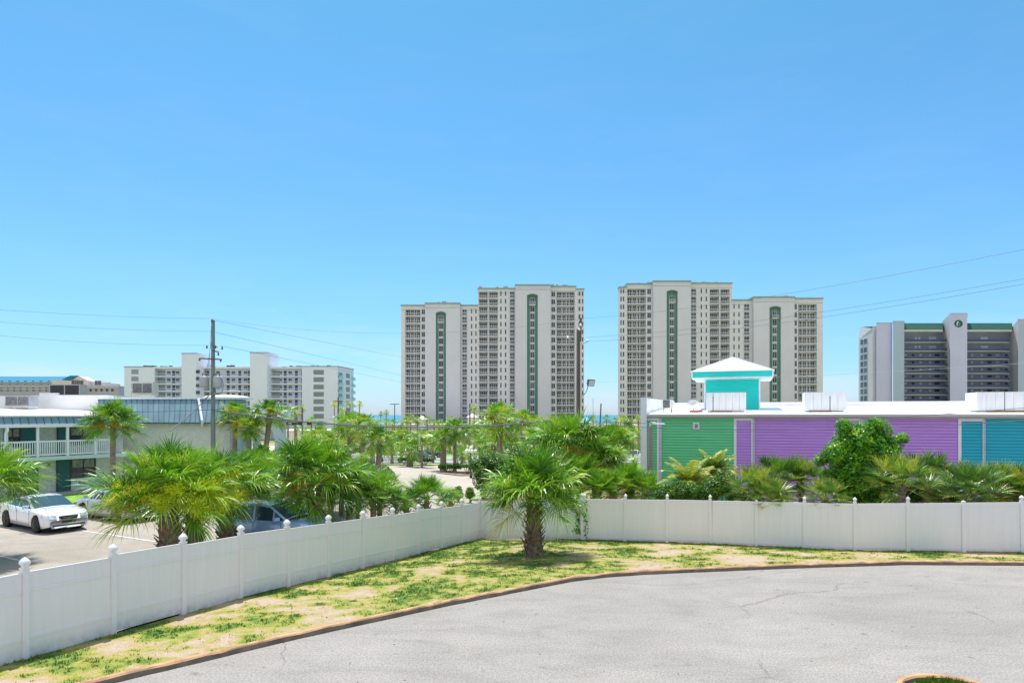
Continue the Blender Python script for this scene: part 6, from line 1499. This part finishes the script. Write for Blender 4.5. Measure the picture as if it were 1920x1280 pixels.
    m = MB(); m.hexa([(xf-.02, -wf*.42, zf-.42), (xf+.015, -wf*.3, zf-.42), (xf+.015, wf*.3, zf-.42), (xf-.02, wf*.42, zf-.42)], [(xf-.08, -wf*.50, zf-.13), (xf-.03, -wf*.42, zf-.11), (xf-.03, wf*.42, zf-.11), (xf-.08, wf*.50, zf-.13)]); gr_ = m.build('grille', 'black_plastic', root)
    if kind == 'sedan':
        m = MB(); m.hexa([(xf-.012, -.26, zf-.20), (xf+.02, -.05, zf-.24), (xf+.02, .05, zf-.24), (xf-.012, .26, zf-.20)], [(xf-.02, -.28, zf-.165), (xf+.01, -.05, zf-.17), (xf+.01, .05, zf-.17), (xf-.02, .28, zf-.165)]); m.build('emblem', 'chrome', gr_)
        m = MB(); m.box(xf-.12, xf+.012, -wf*.78, wf*.78, .30, .36); m.build('lower_intake', 'black_plastic', root)
        for sg in (1, -1):
            for x_ in (-.62, .28): m = MB(); m.box(x_, x_+.18, sg*(W+.012)-.015, sg*(W+.012)+.015, .83, .86); m.build('door_handle', paint, root)
    m = MB(); m.box(-xf-.02, -xf+.1, -.28, .28, .52, .64); m.build('number_plate', 'white_paint', root)
    if kind in ('suv', 'boxy', 'pickup'):
        m = MB(); m.hexa([(-xf-.05, -wf*.85, .36), (-xf+.2, -wf*.98, .36), (-xf+.2, wf*.98, .36), (-xf-.05, wf*.85, .36)], [(-xf-.05, -wf*.85, .50), (-xf+.2, -wf*.98, .50), (-xf+.2, wf*.98, .50), (-xf-.05, wf*.85, .50)]); m.build('rear_bumper', 'black_plastic', root)
    seam = MB()
    for x_ in S['pil'][:2]+((.95,) if kind in ('sedan', 'suv') else (.75,)):
        for sg in (1, -1): seam.box(x_-.006, x_+.006, sg*(W+.002)-.004, sg*(W+.002)+.004, fl+.18, interp(x_, S['belt'])-.06)
    seam.build('door_seam', 'black_plastic', root)
    return root
carf('sedan', (-21.75, 29.7, zg(-21.5, 29.9)+.01), -32, 'car_white', 'white four-door sedan with black wheels and black grille in the motel parking lot', 'car', 'rim_dark')
carf('sedan', (-19.9, 32.3, zg(-20.6, 32.5)+.01), 150, 'car_silver', 'silver-white car with red tail lights, parked behind the white sedan under a palm frond', 'car')
carf('suv', (-10.2, 27.4, zg(-10.2, 27.4)+.01), -14, 'car_blue', 'metallic blue car parked right behind the sloping white fence', 'car')
carf('suv', (-31.6, 35.6, zg(-31, 36.6)+.01), 150, 'car_silver', 'silver car cut off at the left frame edge before the motel', 'car')
def farcar(kind, px, d, yaw, paint, label, cat='car', off=.05): x = PX(px, d); return carf(kind, (x, d, zg(x, d)+off), yaw, paint, label, cat, mirror=False)
farcar('pickup', 805, 127, 186, 'car_black', 'black pickup truck driving on the far highway', 'pickup truck')
farcar('suv', 790, 106, -12, 'car_navy', 'dark blue van on the near highway lane beside the thin palm', 'car')
farcar('boxy', 739, 122, -8, 'car_white', 'boxy white off-road car on the highway', 'car')
farcar('sedan', 748, 130, 2, 'car_silver', 'silver car just behind the boxy white off-road car', 'car')
farcar('sedan', 733, 102, 5, 'car_white', 'white car low behind the kerb left of the stout short palm', 'car')
farcar('suv', 660, 104, 4, 'car_red', 'red car glimpsed between the trunks behind the garden gate', 'car')
farcar('sedan', 641, 97, 4, 'car_white', 'white car partly hidden left of the red car', 'car')
farcar('pickup', 1187, 108, 180, 'car_white', 'white pickup truck on the street left of the green wall', 'pickup truck')
farcar('sedan', 605, 108, 0, 'car_navy', 'dark car behind the bushy palm left of the red car', 'car')
farcar('sedan', 945, 112, 180, 'car_silver', 'pale car behind the lawn palm on the highway', 'car')
farcar('suv', 585, 150, 0, 'car_navy', 'dark vehicle below the traffic signal arm', 'car')

# ------------------------------------------------------------------ light, sky, camera
SUN_EL, SUN_AZ = R(72), R(-20)       # azimuth from +Y, negative = left
sc = bpy.context.scene
sun = bpy.data.lights.new('sun', 'SUN'); sun.energy = 4.5; sun.angle = R(.53); sun.color = (1., .955, .90)
so = bpy.data.objects.new('sun', sun); C.objects.link(so)
sd = Vector((math.sin(SUN_AZ)*math.cos(SUN_EL), math.cos(SUN_AZ)*math.cos(SUN_EL), math.sin(SUN_EL)))
so.rotation_euler = (-sd).to_track_quat('-Z', 'Y').to_euler(); so.location = sd*100
wd_ = bpy.data.worlds.new('World'); sc.world = wd_; wd_.use_nodes = True; nt = wd_.node_tree
sky = nt.nodes.new('ShaderNodeTexSky'); sky.sky_type = 'NISHITA'; sky.sun_disc = False; sky.sun_elevation = SUN_EL; sky.sun_rotation = SUN_AZ
SKY_FILL = (4.0, 4.3, 5.2, 1)  # fill colour added to the unseen sky to brighten shaded north faces
sky.air_density = 1.0; sky.dust_density = .35; sky.ozone_density = 2.2; sky.altitude = 0
L_ = nt.links.new
tcw = nt.nodes.new('ShaderNodeTexCoord'); sx = nt.nodes.new('ShaderNodeSeparateXYZ'); L_(tcw.outputs['Generated'], sx.inputs[0])
hz = ramp(nt, [(0., (.50, .64, .98)), (.06, (.48, .69, .98)), (.2, (.50, .81, .99)), (.55, (.46, .93, .97)), (1., (.95, 1, .95))], sx.outputs[2])
sky_c = nt.nodes.new('ShaderNodeMixRGB'); sky_c.blend_type = 'MULTIPLY'; sky_c.inputs[0].default_value = 1; L_(sky.outputs[0], sky_c.inputs[1]); L_(hz, sky_c.inputs[2])
# bright fill added to the sky overhead and to the north (unseen, behind the viewpoint)
dt = nt.nodes.new('ShaderNodeVectorMath'); dt.operation = 'DOT_PRODUCT'; dt.inputs[1].default_value = (0, -.8, .6); L_(tcw.outputs['Generated'], dt.inputs[0])
mpw = N(nt, 'ShaderNodeMapping'); mpw.inputs['Scale'].default_value = (2.5, 2.5, 12); L_(tcw.outputs['Generated'], mpw.inputs[0])
nw = N(nt, 'ShaderNodeTexNoise', Scale=2.2, Detail=6., Roughness=.6); L_(mpw.outputs[0], nw.inputs[0])
wm1 = ramp(nt, [(.48, (0, 0, 0)), (.72, (.34, .34, .34))], nw.outputs[0]); wm2 = ramp(nt, [(.0, (1, 1, 1)), (.05, (.9, .9, .9)), (.16, (.12, .12, .12)), (.6, (.05, .05, .05))], sx.outputs[2])
wmm = nt.nodes.new('ShaderNodeMath'); wmm.operation = 'MULTIPLY'; L_(wm1, wmm.inputs[0]); L_(wm2, wmm.inputs[1])
wsp = nt.nodes.new('ShaderNodeMixRGB'); L_(wmm.outputs[0], wsp.inputs[0]); L_(sky_c.outputs[0], wsp.inputs[1]); wsp.inputs[2].default_value = (4.9, 5.2, 5.6, 1)
cl = ramp(nt, [(.25, (0, 0, 0)), (.75, (1, 1, 1))], dt.outputs['Value'])
bw = nt.nodes.new('ShaderNodeMixRGB'); L_(cl, bw.inputs[0]); L_(wsp.outputs[0], bw.inputs[1]); bw.inputs[2].default_value = SKY_FILL
L_(bw.outputs[0], nt.nodes['Background'].inputs[0]); nt.nodes['Background'].inputs[1].default_value = .15
cam = bpy.data.cameras.new('camera'); cam.sensor_width = 36; cam.lens = 36*F/1920; cam.shift_y = (HY-640)/1920; cam.clip_start = .1; cam.clip_end = 30000
co = bpy.data.objects.new('camera', cam); C.objects.link(co); co.location = (0, 0, CH); co.rotation_euler = (R(90), 0, 0); sc.camera = co
sc.view_settings.view_transform = 'Standard'; sc.view_settings.look = 'None'; sc.view_settings.gamma = 1; sc.view_settings.exposure = .33
sc.render.engine = 'CYCLES'
